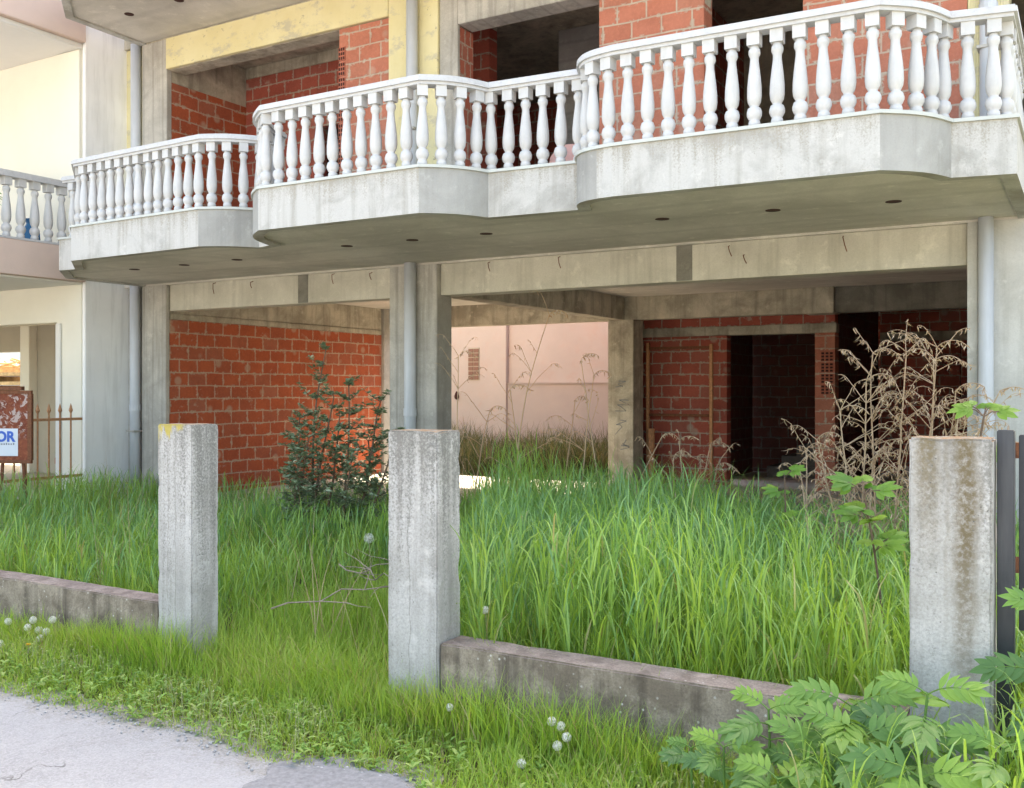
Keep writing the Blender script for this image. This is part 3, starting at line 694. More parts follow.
# ------------------------------------------------------------------ pink house at the back
pk = thing('pink_house', (-11, 20, 0), 'low pink rendered house seen through the open ground floor', 'house')
def kbox(name, mat, x0, x1, y0, y1, z0, z1, bevel=.008): return MB().box(x0, x1, y0, y1, z0, z1).build(name, mat, pk, bevel=bevel)
kbox('wall', 'pink', -19, -11.87, 19.955, 22, 0, 6.8)
kbox('wall', 'pink', -11.867, -6.5, 20.06, 22, 1.80, 6.8)
kbox('plinth', 'pink2', -11.867, -6.5, 20.0, 22, 0, 1.78)
kbox('ledge', 'pink2', -11.867, -6.5, 19.97, 22, 1.775, 1.80)
kbox('roof', 'tile', -19.3, -6.2, 19.6, 22.4, 6.8, 6.95)
v = kbox('vent', 'tan', -12.925, -12.61, 19.94, 19.954, 1.87, 2.65, .002)
m = MB()
for i in range(2):
    for j in range(7): m.box(-12.91 + i * .15, -12.78 + i * .15, 19.925, 19.939, 1.885 + j * .108, 1.97 + j * .108)
m.build('vent_block', 'ventbrown', v)
m = MB(); m.lathe([(.02, 0), (.05, .03), (.06, .08), (.04, .15), (.01, .2)], 10, (-13.25, 19.93, 1.4)); m.build('meter_box', 'hole', pk)

# ------------------------------------------------------------------ far left: white house, timber
wh = thing('white_house', (-36, 36, 0), 'white house in the distance behind the timber stack', 'house')
MB().box(-60, -25, 36, 42, 0, 5.5).build('wall', 'whitehouse', wh)
MB().box(-60.5, -24.5, 35.5, 42.5, 5.5, 5.8).build('roof', 'tile', wh)
for x in (-52, -49.5, -47, -44): 
    w_ = MB().box(x, x + 1.3, 35.94, 35.99, 1.9, 3.2).build('window', 'frame', wh); MB().box(x + .1, x + 1.2, 35.9, 35.93, 2.0, 3.1).build('pane', 'glass', w_)
st = thing('timber_stack', (-26, 17.5, 0), 'stack of weathered timber boards behind the rusty sign', 'timber stack')
for k in range(8):
    m = MB()
    for i in range(5):
        yy = 16.6 + i * .28; m.box(-28 + random.uniform(-.3, .3), -23 + random.uniform(-.4, .4), yy, yy + .24, .2 + k * .26, .30 + k * .26)
    for x in (-27.5, -25.5, -23.8): m.box(x, x + .12, 16.6, 18, .302 + k * .26, .452 + k * .26)
    m.build('board', 'timber', st)
m = MB()
for i in range(60):
    p = Vector((random.uniform(-27.6, -23.6), random.uniform(16.6, 18), 2.28 + random.random() * .15))
    m.tube([p, p + Vector((random.gauss(0, .5), random.gauss(0, .3), random.gauss(.06, .1)))], .03, 5)
m.build('offcut', 'timber', st)

# ------------------------------------------------------------------ rusty iron fence along the plot line
fe = thing('iron_fence', (-12.05, 7, 0), 'orange rusty iron fence with spear tips beside the cream house', 'fence')
for z in (1.255, .475): MB().box(-12.07, -12.04, 4.6, YN - .09, z - .018, z + .018).build('rail', 'rustbar', fe)
y = YN - .26
while y > 4.7:
    m = MB(); m.tube([(-12.055, y, .12), (-12.055, y, 1.34)], .012, 6)
    m.lathe([(.012, 0), (.028, .035), (.016, .08), (.002, .13)], 6, (-12.055, y, 1.34)); m.build('bar', 'rustbar', fe); y -= .165
m = MB(); m.box(-12.25, -11.9, 4.5, YN - .02, -.1, .14); tag(m.build('kerb_wall', 'greyblock', bevel=.01, origin=(-12.07, 6.6, -.1)), 'low grey concrete kerb under the iron fence', 'kerb')
pt = thing('flower_pot', (-13.0, 9.3, .15), 'reddish terracotta pot behind the bars of the iron fence', 'pot')
MB().lathe([(.16, 0), (.22, .4), (.25, .42), (.25, .5), (.22, .5), (.2, .44)], 16, (-13.0, 9.3, .15)).build('pot_body', 'terracotta', pt, smooth=False)
m = MB()
for i in range(24):
    an = random.uniform(0, 6.28); m.leaf((-13.0, 9.3, .62), (math.cos(an), math.sin(an), random.uniform(.6, 2)), (0, 0, 1), random.uniform(.15, .35), .04, random.random(), .3)
m.build('foliage', 'weed', pt, tint=True)

# ------------------------------------------------------------------ rusty sign
sg = thing('sign_board', (-11.55, 7.3, 0), 'rusty steel sign board on legs with torn paper and a blue lettered poster', 'sign')
# board plane faces the road and the camera; u runs along it
SA = Vector((-11.135, 7.385, 0)); SU = Vector((-.90, -.435, 0)).normalized(); SN = Vector((SU.y, -SU.x, 0))
if SN.y > 0: SN = -SN
def sp(u, z, n=0.): return tuple(SA + SU * u + SN * n + Vector((0, 0, z)))
def sbox(m, u0, u1, z0, z1, n0, n1, mi=0):
    b = len(m.v)
    for n in (n0, n1): m.v += [sp(u0, z0, n), sp(u1, z0, n), sp(u1, z1, n), sp(u0, z1, n)]
    m.t += [.5] * 8
    m.f += [tuple(b + i for i in q) for q in ((0, 1, 2, 3), (7, 6, 5, 4), (0, 4, 5, 1), (1, 5, 6, 2), (2, 6, 7, 3), (3, 7, 4, 0))]; m.mi += [mi] * 6
m = MB(); sbox(m, 0, 1.15, .78, 1.63, -.02, .0); pn = m.build('panel', 'rustpanel', sg, bevel=.006)
m = MB()
sbox(m, -.012, 1.16, .76, .80, -.03, .018); sbox(m, -.012, 1.16, 1.61, 1.65, -.03, .018); sbox(m, -.02, .03, .8, 1.61, -.03, .018); sbox(m, 1.12, 1.17, .8, 1.61, -.03, .018)
m.build('rim', 'rust', sg)
m = MB(); sbox(m, .1, 1.08, 1.652, 1.70, -.04, .03); m.build('top_bar', 'rust', sg)
for u, du in ((.10, -.06), (.36, .06), (1.0, .02)):
    MB().tube([sp(u, .79, -.01), sp(u + du, 0, -.02)], .02, 6).build('leg', 'rust', sg)
m = MB(); sbox(m, .16, 1.0, .85, 1.185, .001, .004); po = m.build('poster', 'paper', pn)
def lettering(txt, size, u, z, mat, parent, n=.006, bold=0.):
    cu = bpy.data.curves.new('text', 'FONT'); cu.body = txt; cu.size = size; cu.extrude = .001; cu.offset = bold; cu.align_x = 'RIGHT'
    tmp = bpy.data.objects.new('text', cu); COL.objects.link(tmp)
    dg = bpy.context.evaluated_depsgraph_get(); me = bpy.data.meshes.new_from_object(tmp.evaluated_get(dg))
    bpy.data.objects.remove(tmp)
    mx = Matrix((( -SU.x, 0, SN.x), (-SU.y, 0, SN.y), (0, 1, 0))).to_4x4()
    me.transform(mx); me.transform(Matrix.Translation(Vector(sp(u, z, n)) - Vector(sg.location)))
    me.materials.clear(); me.materials.append(M[mat])
    o = bpy.data.objects.new('lettering', me); COL.objects.link(o); o.parent = parent; return o
lettering('OR', .17, .2, 1.03, 'blue', po, bold=.007)
m = MB()
for k in range(9): sbox(m, .205 + k * .03, .205 + k * .03 + .018, .985, .985 + (.02 if k % 3 else .026), .0045, .0055)
m.build('small_print', 'frame', po)

# ------------------------------------------------------------------ boundary: posts, low walls, steel gate post
def worn_box(name, mat, x0, x1, y0, y1, z0, z1, step=.05, amp=.0025, chip=.004, mi_top=False):
    """box cut into a fine grid, faces wavering and edges chipped"""
    bm = bmesh.new(); bmesh.ops.create_cube(bm, size=1)
    S = Vector((x1 - x0, y1 - y0, z1 - z0)); C = Vector(((x0 + x1) / 2, (y0 + y1) / 2, (z0 + z1) / 2))
    for v in bm.verts: v.co = Vector((v.co.x * S.x, v.co.y * S.y, v.co.z * S.z))
    bmesh.ops.bevel(bm, geom=list(bm.edges), offset=.008, segments=2, affect='EDGES')
    for ax in range(3):
        n = int(S[ax] / step)
        for k in range(1, n):
            co = Vector((0, 0, 0)); co[ax] = -S[ax] / 2 + S[ax] * k / n; no = Vector((0, 0, 0)); no[ax] = 1
            bmesh.ops.bisect_plane(bm, geom=list(bm.verts) + list(bm.edges) + list(bm.faces), plane_co=co, plane_no=no)
    from mathutils import noise
    for v in bm.verts:
        edge = sum(abs(abs(v.co[a]) - S[a] / 2) < .012 for a in range(3))
        p = v.co + C
        d = noise.noise_vector(p * 9) * amp
        if edge >= 2:
            q = max(0, noise.noise(p * 14) - .12) * chip * 3; d -= Vector([math.copysign(q, v.co[a]) if abs(abs(v.co[a]) - S[a] / 2) < .012 else 0 for a in range(3)])
        v.co += d
    me = bpy.data.meshes.new(name)
    bmesh.ops.translate(bm, verts=bm.verts, vec=(0, 0, S.z / 2)); bm.normal_update()
    for f in bm.faces:
        if mi_top and f.normal.z > .8: f.material_index = 1
    bm.to_mesh(me); bm.free()
    for mm in (mat if isinstance(mat, (list, tuple)) else [mat]): me.materials.append(M[mm])
    o = bpy.data.objects.new(name, me); COL.objects.link(o); o.location = (C.x, C.y, z0); return o
FY = 4.07
g = 'concrete posts of the front boundary'
PZ = ((-4.885, -4.585, 1.462), (-3.135, -2.82, 1.462), (-.605, -.313, 1.488))
labs = ('grey concrete post with yellow lichen on its top, nearest the rusty sign', 'pale concrete post with speckled dark top in front of the blue grey downpipe', 'concrete post with two vertical brown stains beside the black steel post')
for (x0, x1, z), lb, pm in zip(PZ, labs, ('postl', 'post', 'postr')):
    tag(worn_box('concrete_post', [pm, 'lichen2'], x0, x1, FY, FY + .21, -.1, z, mi_top=True), lb, 'post', g)
wl = worn_box('low_wall', ['lowwall', 'walltop'], -13, -4.89, FY + .012, FY + .19, -.1, .375, step=.12, mi_top=True)
tag(wl, 'low stained concrete wall ending at the lichen topped post', 'wall', 'low boundary walls')
wl = worn_box('low_wall', ['lowwall', 'walltop'], -2.815, -.61, FY + .012, FY + .20, -.1, .40, step=.1, mi_top=True)
tag(wl, 'low mossy concrete wall between the middle and right posts', 'wall', 'low boundary walls')
# steel gate post
gp = thing('steel_gate_post', (-.27, 4.2, 0), 'black steel gate post standing against the right concrete post', 'gate post')
m = MB(); m.box(-.305, -.245, 4.16, 4.22, -.1, 1.52); m.build('post_tube', 'black', gp, bevel=.004)
m = MB(); m.box(-.235, -.215, 4.24, 4.29, .75, 1.50); m.build('gate_stile', 'black', gp, bevel=.003)
for z in (1.44, 1.0):
    MB().tube([(-.243, 4.25, z - .03), (-.243, 4.25, z + .03)], .012, 8).build('hinge', 'rust', gp)
    MB().tube([(-.213, 4.26, z - .02), (-.15, 4.27, z)], .01, 6).build('hinge_pin', 'rust', gp)

# rusty frame standing in front of the inner brick wall
fr = thing('rusty_gate', (-5.8, 15.1, .12), 'tall rusty steel frame leaning against the inner brick wall', 'frame')
for x, z1 in ((-6.28, 2.42), (-5.2, 2.38)): MB().box(x - .025, x + .025, 15.11, 15.16, .12, z1).build('upright', 'rustbar', fr)
for z in (2.33, 1.24): MB().box(-6.255, -5.225, 15.12, 15.155, z - .022, z + .022).build('crossbar', 'rust', fr)
m = MB(); m.tube([(-6.15, 14.95, .12), (-6.15, 14.95, 1.02)], .06, 10); tag(m.build('orange_pipe', 'rustbar', origin=(-6.15, 14.95, .12)), 'orange pipe standing upright at the foot of the steel frame', 'pipe')
# on the balcony
m = MB(); m.lathe([(.0, .0), (.14, .03), (.21, .12), (.235, .24), (.21, .36), (.14, .45), (.02, .48)], 18, (-4.05, 8.0, F1))
tag(m.build('pink_basin', 'pinkplastic', smooth=True, origin=(-4.05, 8.0, F1)), 'round pink plastic basin stood on the balcony behind the balusters', 'basin')

# ------------------------------------------------------------------ vegetation helpers
def blades(name, mat, P, H, W, lean, bend, tint, S=4, kind='stuff', azb=None, ex=1.6):
    n = len(P); az = RNG.uniform(0, 2 * np.pi, n) if azb is None else azb
    tt = np.linspace(0, 1, S + 1)
    ang = lean[:, None] + bend[:, None] * tt[None, :] ** ex
    dl = H[:, None] / S
    dx = np.concatenate([np.zeros((n, 1)), np.cumsum(np.sin((ang[:, 1:] + ang[:, :-1]) / 2) * dl, 1)], 1)
    dz = np.concatenate([np.zeros((n, 1)), np.cumsum(np.cos((ang[:, 1:] + ang[:, :-1]) / 2) * dl, 1)], 1)
    ca, sa = np.cos(az)[:, None], np.sin(az)[:, None]
    cx = P[:, 0:1] + dx * ca; cy = P[:, 1:2] + dx * sa; cz = P[:, 2:3] + dz
    tw = az + np.pi / 2 + RNG.normal(0, .5, n)
    w = W[:, None] * np.clip((1 - tt ** 2.2), .04, 1)[None, :] * (.55 + .45 * np.sin(np.pi * np.clip(tt + .15, 0, 1)))[None, :] * .5
    ox, oy = np.cos(tw)[:, None] * w, np.sin(tw)[:, None] * w
    V = np.stack([np.stack([cx - ox, cy - oy, cz], -1), np.stack([cx + ox, cy + oy, cz], -1)], 2).reshape(-1, 3)
    base = (np.arange(n) * (S + 1) * 2)[:, None]
    k = (np.arange(S) * 2)[None, :]
    F = np.stack([base + k, base + k + 1, base + k + 3, base + k + 2], -1).reshape(-1, 4)
    me = bpy.data.meshes.new(name)
    me.vertices.add(len(V)); me.vertices.foreach_set('co', V.astype(np.float32).ravel())
    me.loops.add(F.size); me.loops.foreach_set('vertex_index', F.astype(np.int32).ravel())
    me.polygons.add(len(F)); me.polygons.foreach_set('loop_start', np.arange(0, F.size, 4, dtype=np.int32)); me.polygons.foreach_set('loop_total', np.full(len(F), 4, np.int32))
    me.polygons.foreach_set('use_smooth', np.ones(len(F), bool))
    a = me.attributes.new('tint', 'FLOAT', 'POINT'); a.data.foreach_set('value', np.repeat(tint, (S + 1) * 2).astype(np.float32))
    me.materials.append(M[mat]); me.update(calc_edges=True)
    o = bpy.data.objects.new(name, me); COL.objects.link(o)
    if kind: o['kind'] = kind
    return o
def vnoise(x, y, s, seed):
    r = np.random.default_rng(seed); ph = r.uniform(0, 6.28, 8); fx = r.normal(0, s, 8); fy = r.normal(0, s, 8)
    return sum(np.sin(fx[i] * x + fy[i] * y + ph[i]) for i in range(8)) / 4
def clumped(n, x0, x1, y0, y1, frac=.6, spread=.05, nc=None):
    nc = nc or max(8, n // 14)
    cx, cy = RNG.uniform(x0, x1, nc), RNG.uniform(y0, y1, nc)
    i = RNG.integers(0, nc, n); c = RNG.random(n) < frac
    x = np.where(c, cx[i] + RNG.normal(0, spread, n), RNG.uniform(x0, x1, n)); y = np.where(c, cy[i] + RNG.normal(0, spread, n), RNG.uniform(y0, y1, n))
    k = (x > x0) & (x < x1) & (y > y0) & (y < y1); return x[k], y[k]
def inpost(x, y):
    b = np.zeros(len(x), bool)
    for x0, x1, _ in PZ: b |= (x > x0 - .01) & (x < x1 + .01) & (y > FY - .01) & (y < FY + .22)
    return b
def field(name, mat, n, box, hfun, w, leansd, bendm, tintf, S=4, spread=.05, frac=.6, ok=None):
    x, y = clumped(n, *box, spread=spread, frac=frac)
    k = ~inpost(x, y)
    if ok is not None: k &= ok(x, y)
    x, y = x[k], y[k]; n = len(x)
    h = hfun(x, y) * RNG.uniform(.6, 1.08, n); keep = h > .03; x, y, h = x[keep], y[keep], h[keep]; n = len(x)
    P = np.stack([x, y, np.full(n, -.02)], 1)
    W = w * RNG.uniform(.6, 1.25, n)
    return blades(name, mat, P, h, W, np.abs(RNG.normal(0, leansd, n)), bendm * RNG.uniform(.25, 1.5, n), np.clip(tintf(x, y, n), 0, 1), S)

# height of the lot grass over the plan
def lot_h(x, y):
    mid_ = np.clip((x + 3.1 + .56 * (y - 4.3)) / .4, 0, 1)                      # lush stand between middle and right posts
    h = .54 + .15 * vnoise(x, y, 1.6, 3)
    gap = np.clip(1 - np.abs(x + 3.9) / .95, 0, 1) * np.clip((7.2 - y) / 2.5, 0, 1)
    h = h * (1 - .55 * gap); lx = x + .5 * (y - 4.3)
    lush = .98 + .20 * np.clip((y - 6.3) / 2.2, 0, 1) * np.clip((-1.6 - lx) / 1.2, 0, 1) + .09 * vnoise(x, y, 1.8, 5) - .09 * (lx + 2.5)
    return np.clip(h * (1 - mid_) + lush * mid_, .12, 1.6)
FRONT_OK = lambda x, y: ~((y < 4.28) & (y > 4.07) & ((x < -4.88) | ((x > -2.82) & (x < -.6))))
U = lambda a, b, n: RNG.uniform(a, b, n)
tl = lambda x, y, n: np.where(RNG.random(n) < .03, 1., .40 + .22 * vnoise(x, y, 1.3, 8) + .3 * np.clip((6.2 - y) / 1.8, 0, 1) + RNG.normal(0, .2, n))
def stand(name, mat, n, box, hfun, nleaf, leafL, w, tintf, ok=None, spread=.06):
    """tall grass as plants: near upright culms, each with leaves that rise and droop at several heights"""
    x, y = clumped(n, *box, spread=spread, frac=.5); k = ~inpost(x, y)
    if ok is not None: k &= ok(x, y)
    x, y = x[k], y[k]; n = len(x); H = hfun(x, y) * U(.7, 1.12, n); tn = tintf(x, y, n)
    az = U(0, 6.283, n); ln = np.abs(RNG.normal(0, .09, n)); P0 = np.stack([x, y, np.full(n, -.02)], 1)
    Ps, Hs, Ws, Ls, Bs, Ts, As = [P0], [H * .93], [np.full(n, w * .42)], [ln], [np.full(n, .12)], [np.clip(tn, 0, .9)], [az]
    for j in range(nleaf):
        f = np.clip((j + .6) / nleaf * .92 + RNG.normal(0, .05, n), .03, .93); d = H * .93 * f; an = ln + .05 * f
        P = P0 + np.stack([np.sin(an) * d * np.cos(az), np.sin(an) * d * np.sin(az), np.cos(an) * d], 1)
        Ps.append(P); Hs.append(leafL * U(.65, 1.3, n) * (.75 + .35 * np.sin(np.pi * f))); Ws.append(w * U(.7, 1.25, n)); Ls.append(U(.05, .38, n)); Bs.append(U(.8, 3.5, n))
        Ts.append(np.where(RNG.random(n) < (.12 if j == 0 else .015), 1., np.clip(tn + RNG.normal(0, .12, n), 0, .93))); As.append(U(0, 6.283, n))
    c = np.concatenate
    return blades(name, mat, c(Ps), c(Hs), c(Ws), c(Ls), c(Bs), np.clip(c(Ts), 0, 1), 6, azb=c(As), ex=2.6)
stand('tall_grass', 'tall', 8200, (-6.2, .6, 4.28, 9.2), lot_h, 6, .36, .0098, tl, ok=lambda x, y: x > -3.1 - .56 * (y - 4.3))
stand('tall_grass', 'tall', 1500, (-7.5, -4.4, 6.9, 9.2), lambda x, y: .62 + .12 * vnoise(x, y, 2, 4), 5, .30, .0095, tl, ok=lambda x, y: x < -3.0 - .52 * (y - 4.3))
stand('tall_grass', 'tall', 3200, (-12, -5.0, 4.3, 9.2), lambda x, y: lot_h(x, y), 5, .28, .0095, tl, spread=.1)
field('dry_stems', 'straw', 500, (-12, .6, 4.4, 9.2), lambda x, y: np.full(len(x), .95), .005, .35, .5, lambda x, y, n: U(0, 1, n), S=5)
tf = lambda x, y, n: np.where(RNG.random(n) < .05, 1., .52 + .2 * vnoise(x, y, 1.1, 9) + RNG.normal(0, .2, n))
field('lot_grass', 'fine', 17000, (-12, -3.2, 4.28, 9.2), lambda x, y: lot_h(x, y) * U(.7, 1.2, len(x)), .010, .2, 1.2, tf, S=5, spread=.05)
field('lot_grass', 'fine', 9000, (-3.3, .6, 4.28, 5.8), lambda x, y: lot_h(x, y) * .62, .010, .16, .8, tf, S=5, spread=.05)
# verge and the gateway between the left and middle posts
def verge_h(x, y):
    e = np.clip((y - edge_np(x)) / .75, 0, 1)
    return (.07 + .17 * e ** 1.2) * (1 + .35 * vnoise(x, y, 2.2, 21)) + .12 * np.clip((y - 3.9) / .3, 0, 1)
def verge_ok(x, y):
    e = edge_np(x) + .035 * vnoise(x, y, 6, 23) - .01
    bare = (vnoise(x, y, 3.4, 31) > 1.3) & (y < 3.75)
    return (y > e) & ~bare & FRONT_OK(x, y)
tv = lambda x, y, n: np.where(RNG.random(n) < .08, 1., .62 + .18 * vnoise(x, y, 2.3, 12) + RNG.normal(0, .16, n))
field('verge_grass', 'fine', 56000, (-8.5, .8, 2.9, 4.26), verge_h, .0055, .4, 1.3, tv, S=4, spread=.04, ok=verge_ok)
field('gateway_grass', 'fine', 11000, (-4.75, -2.9, 3.85, 6.4), lambda x, y: np.clip(.26 + .08 * (y - 4) + .07 * vnoise(x, y, 2, 33), .1, .6), .0055, .17, .8, tf, S=4, spread=.05)
tuft = lambda x, y: .30 + .1 * vnoise(x, y, 3, 41)
field('wall_foot_grass', 'fine', 2600, (-6.3, -4.5, 3.88, 4.06), tuft, .006, .15, .9, tv, S=4)
field('wall_foot_grass', 'fine', 3200, (-3.3, -.2, 3.82, 4.06), lambda x, y: .26 + .12 * vnoise(x, y, 3, 44), .0065, .2, 1.0, tv, S=4)
stand('corner_grass', 'tall', 700, (-.9, .9, 3.3, 4.9), lambda x, y: .48 + .25 * np.clip((x + .35) / .3, 0, 1) + .1 * vnoise(x, y, 3, 48), 4, .26, .010, tl)
field('back_grass', 'oldgrass', 12000, (-19, -6.2, 16.2, 19.9), lambda x, y: .95 + .25 * vnoise(x, y, 1.2, 51), .02, .25, 1.2, lambda x, y, n: RNG.uniform(0, 1, n), S=4)
# low broad weeds among the verge grass
m = MB()
for i in range(1500):
    x = random.uniform(-8, .6); y = random.uniform(3.28, 4.0)
    if not verge_ok(np.array([x]), np.array([y]))[0]: continue
    k = random.randint(4, 8); tn = random.random(); s = random.uniform(.02, .05)
    for j in range(k):
        an = random.uniform(0, 6.28); el = random.uniform(.2, 1.3)
        m.leaf((x, y, random.uniform(.0, .06)), (math.cos(an), math.sin(an), el), (0, 0, 1), s * random.uniform(.7, 1.3), s * .4, min(1, max(0, tn + random.gauss(0, .15))), .5, .3, 3)
tag(m.build('verge_weeds', 'weed', tint=True), kind='stuff')
# pale flowering heads of the chickweed in the verge
m = MB()
for i in range(1300):
    x = random.uniform(-7.5, -.3); y = random.uniform(3.3, 4.0)
    if vnoise(np.array([x]), np.array([y]), 2.5, 61)[0] < .1 or not verge_ok(np.array([x]), np.array([y]))[0]: continue
    h = random.uniform(.04, .13); q = (x + random.gauss(0, .02), y + random.gauss(0, .02), h)
    m.tube([(x, y, 0), q], .0012, 3, tint=.95, cap=False)
    for j in range(4):
        m.leaf(q, (random.gauss(0, 1), random.gauss(0, 1), random.uniform(.2, 1)), (0, 0, 1), .012, .007, random.random(), .3, .2, 2)
tag(m.build('seeding_weeds', 'seedhead', tint=True), kind='stuff')

# ------------------------------------------------------------------ evergreen shrub by the brick wall
def branch_path(p, d, L, n, wob, droop=0.):
    p = Vector(p); d = Vector(d).normalized(); out = [p.copy()]
    for i in range(n):
        d = (d + Vector((random.gauss(0, wob), random.gauss(0, wob), random.gauss(0, wob) - droop))).normalized()
        p = p + d * (L / n); out.append(p.copy())
    return out
SH = Vector((-6.75, 7.6, 0))
sh = thing('evergreen_shrub', SH, 'bushy dark grey green shrub growing in front of the brick wall', 'shrub')
ms, ml = MB(), MB()
random.seed(21)
for (dx, dy, L, lx) in ((-.2, .05, 2.12, -.14), (-.02, .0, 1.7, .02), (.12, -.05, 1.45, .14), (.38, 0, 1.75, .16), (.55, .1, 1.6, .24), (.8, .0, 1.35, .42), (-.35, -.1, 1.4, -.22), (.3, .2, 1.2, .3), (-.1, -.2, 1.25, -.1), (.65, -.15, 1.1, .1), (.2, -.25, 1.0, -.1)):
    p = branch_path(SH + Vector((dx * .62 + .04, dy, -.02)), (lx * .7 + dx * .12, random.gauss(0, .06), 1), L, 12, .045)
    ms.tube(p, [.016 * (1 - .75 * i / 12) + .002 for i in range(13)], 5)
    for i in range(3, 13):
        for _ in range(3 if i < 12 else 3):
            an = random.uniform(0, 6.28); q = p[i]
            tl_ = random.uniform(.12, .34) * (1.15 - .55 * i / 12)
            tw = branch_path(q, (math.cos(an), math.sin(an), random.uniform(.2, 1.1)), tl_, 4, .15)
            ms.tube(tw, [.004, .0035, .003, .002, .0015], 4)
            for w_ in tw[1:]:
                for _ in range(6):
                    an2 = random.uniform(0, 6.28)
                    ml.leaf(w_, (math.cos(an2), math.sin(an2), random.uniform(-.2, 1)), (random.gauss(0, .5), random.gauss(0, .5), 1), random.uniform(.04, .062), .027, min(1, max(0, random.gauss(.45, .28))), .15, .25, 2)
ms.build('stem', 'bark', sh); ml.build('foliage', 'olive', sh, tint=True)

# ------------------------------------------------------------------ dry weeds
def dry_weed(loc, label, stems, seed, arch=1., leafn=1., group='dry weed stalks'):
    random.seed(seed); o = thing('dry_weed', loc, label, 'dry weed', group); a, b = MB(), MB()
    for (dx, dy, lx, ly, L, nb) in stems:
        p = branch_path(Vector(loc) + Vector((dx, dy, -.02)), (lx, ly, 1), L, 12, .03)
        tn = random.uniform(.2, .8)
        a.tube(p, [.0072 * (1 - .7 * i / 12) + .002 for i in range(13)], 5, tint=tn)
        for k in range(nb):
            i = random.randint(2, 12); an = random.uniform(0, 6.28)
            bl = random.uniform(.2, .55) * arch * (1.2 - .06 * i)
            up_ = branch_path(p[i], (math.cos(an), math.sin(an) * .7, random.uniform(.35, 1.6)), bl, 5, .06, .02)
            q = up_ + branch_path(up_[-1], up_[-1] - up_[-2], random.uniform(.05, .13), 3, .12, .38)[1:]
            a.tube(q, [.0034 - .00026 * j for j in range(9)], 4, tint=tn, cap=False)
            for j in range(3, 9):
                for _ in range(int(random.uniform(.6, 4.2) * leafn)):
                    b.leaf(q[j], (random.gauss(0, .5), random.gauss(0, .5), -1), (random.gauss(0, 1), random.gauss(0, 1), .1), random.uniform(.02, .05), random.uniform(.005, .010), random.random(), .9, .5, 3)
        tip = p[-1]
        q = branch_path(tip, (lx + .5, ly, .8), .2 * arch, 6, .05, .3); a.tube(q, .003, 4, tint=tn)
        for j in range(7):
            for _ in range(3): b.leaf(q[j], (random.gauss(0, .6), random.gauss(0, .6), -.8), (random.gauss(0, 1), random.gauss(0, 1), .1), random.uniform(.03, .06), .01, random.random(), .5, .5, 3)
    a.build('stalk', 'straw', o, tint=True); b.build('withered_leaves', 'straw', o, tint=True)
dry_weed((-1.2, 7.2, 0), 'big tan dry weed with drooping curled twigs behind the right concrete post',
         [(-.10, 0, .10, 0, 1.95, 34), (.04, .05, .17, 0, 2.0, 34), (.1, -.03, .22, .05, 1.9, 28), (-.24, 0, .05, 0, 1.55, 24), (.05, .08, .34, 0, 1.8, 18), (-.26, .1, -.10, .1, 1.35, 18), (.12, 0, .42, 0, 1.55, 14), (-.1, -.1, -.05, 0, 1.2, 14), (.2, .05, .12, 0, 1.7, 22), (-.02, -.06, .13, 0, 1.95, 26), (.26, 0, .3, 0, 1.4, 14), (-.18, .06, .0, 0, 1.75, 22)], 5)
dry_weed((-1.75, 7.3, 0), 'slender arching dry weed in front of the dark doorway', [(0, 0, -.12, 0, 1.25, 6), (.1, 0, -.2, 0, 1.15, 5), (.15, 0, .1, 0, 1.0, 4)], 8)
dry_weed((-3.35, 8.9, 0), 'reddish dry weed with curled tips in front of the steel frame', [(0, 0, .02, 0, 1.2, 7), (.08, 0, .15, 0, 1.2, 6), (-.12, 0, -.1, 0, 1.05, 6), (.12, .05, .25, 0, 1.0, 5)], 9)
dry_weed((-5.02, 8.6, 0), 'tallest straw coloured dry weed reaching the concrete beam', [(0, 0, .08, 0, 2.5, 10), (.08, 0, .05, 0, 1.7, 6)], 12, 1.25, .8)
dry_weed((-5.55, 8.4, 0), 'pale dry weed leaning against the pipe column', [(0, 0, -.02, 0, 2.05, 9), (.12, 0, .08, 0, 1.5, 6)], 13, 1.2, .5)
dry_weed((-4.45, 8.8, 0), 'dry weed with dark drooping seed heads before the pink wall', [(0, 0, .12, 0, 1.85, 6), (-.2, 0, .06, 0, 1.6, 5)], 14, 1., 1.2)
dry_weed((-4.15, 8.9, 0), 'bent dry weed crossing the grey inner column', [(0, 0, -.1, 0, 2.0, 3), (.1, 0, .25, 0, 1.35, 5)], 16, 1., .9)
random.seed(33)
# ------------------------------------------------------------------ fig saplings
def fig(loc, label, H, nl, size, seed, lean=(0, 0), base_r=.009):
    random.seed(seed); o = thing('fig_sapling', loc, label, 'sapling', 'young fig saplings')
    p = branch_path(Vector(loc), (lean[0], lean[1], 1), H, 8, .02)
    s = MB(); s.tube(p, [base_r * (1 - .06 * i) for i in range(9)], 6)
    l = MB()
    for k in range(nl):
        an = k * 2.4 + random.uniform(-.4, .4); q = p[-1 - (k % 3)] ; e = q + Vector((math.cos(an), math.sin(an), random.uniform(.3, .9))) * size * .7
        s.tube([q, (q + e) / 2 + Vector((0, 0, .01)), e], .0025, 4)
        d = Vector((math.cos(an), math.sin(an), random.uniform(-.1, .5))).normalized(); n = Vector((-math.cos(an) * .3, -math.sin(an) * .3 - .7, .8)); sd = d.cross(n).normalized(); tn = random.random()
        for j, (a_, ln) in enumerate(((-1.25, .55), (-.62, .85), (0, 1), (.62, .85), (1.25, .55))):
            dd = d * math.cos(a_) + sd * math.sin(a_)
            l.leaf(e - d * .01, dd, n, size * ln, size * .38, tn, .25, .15, 4, shape=lambda t: .35 + .65 * math.sin(math.pi * min(1, t * .95 + .02)) if t < .95 else .08)
    s.build('stem', 'bark', o); l.build('foliage', 'fig', o, tint=True)
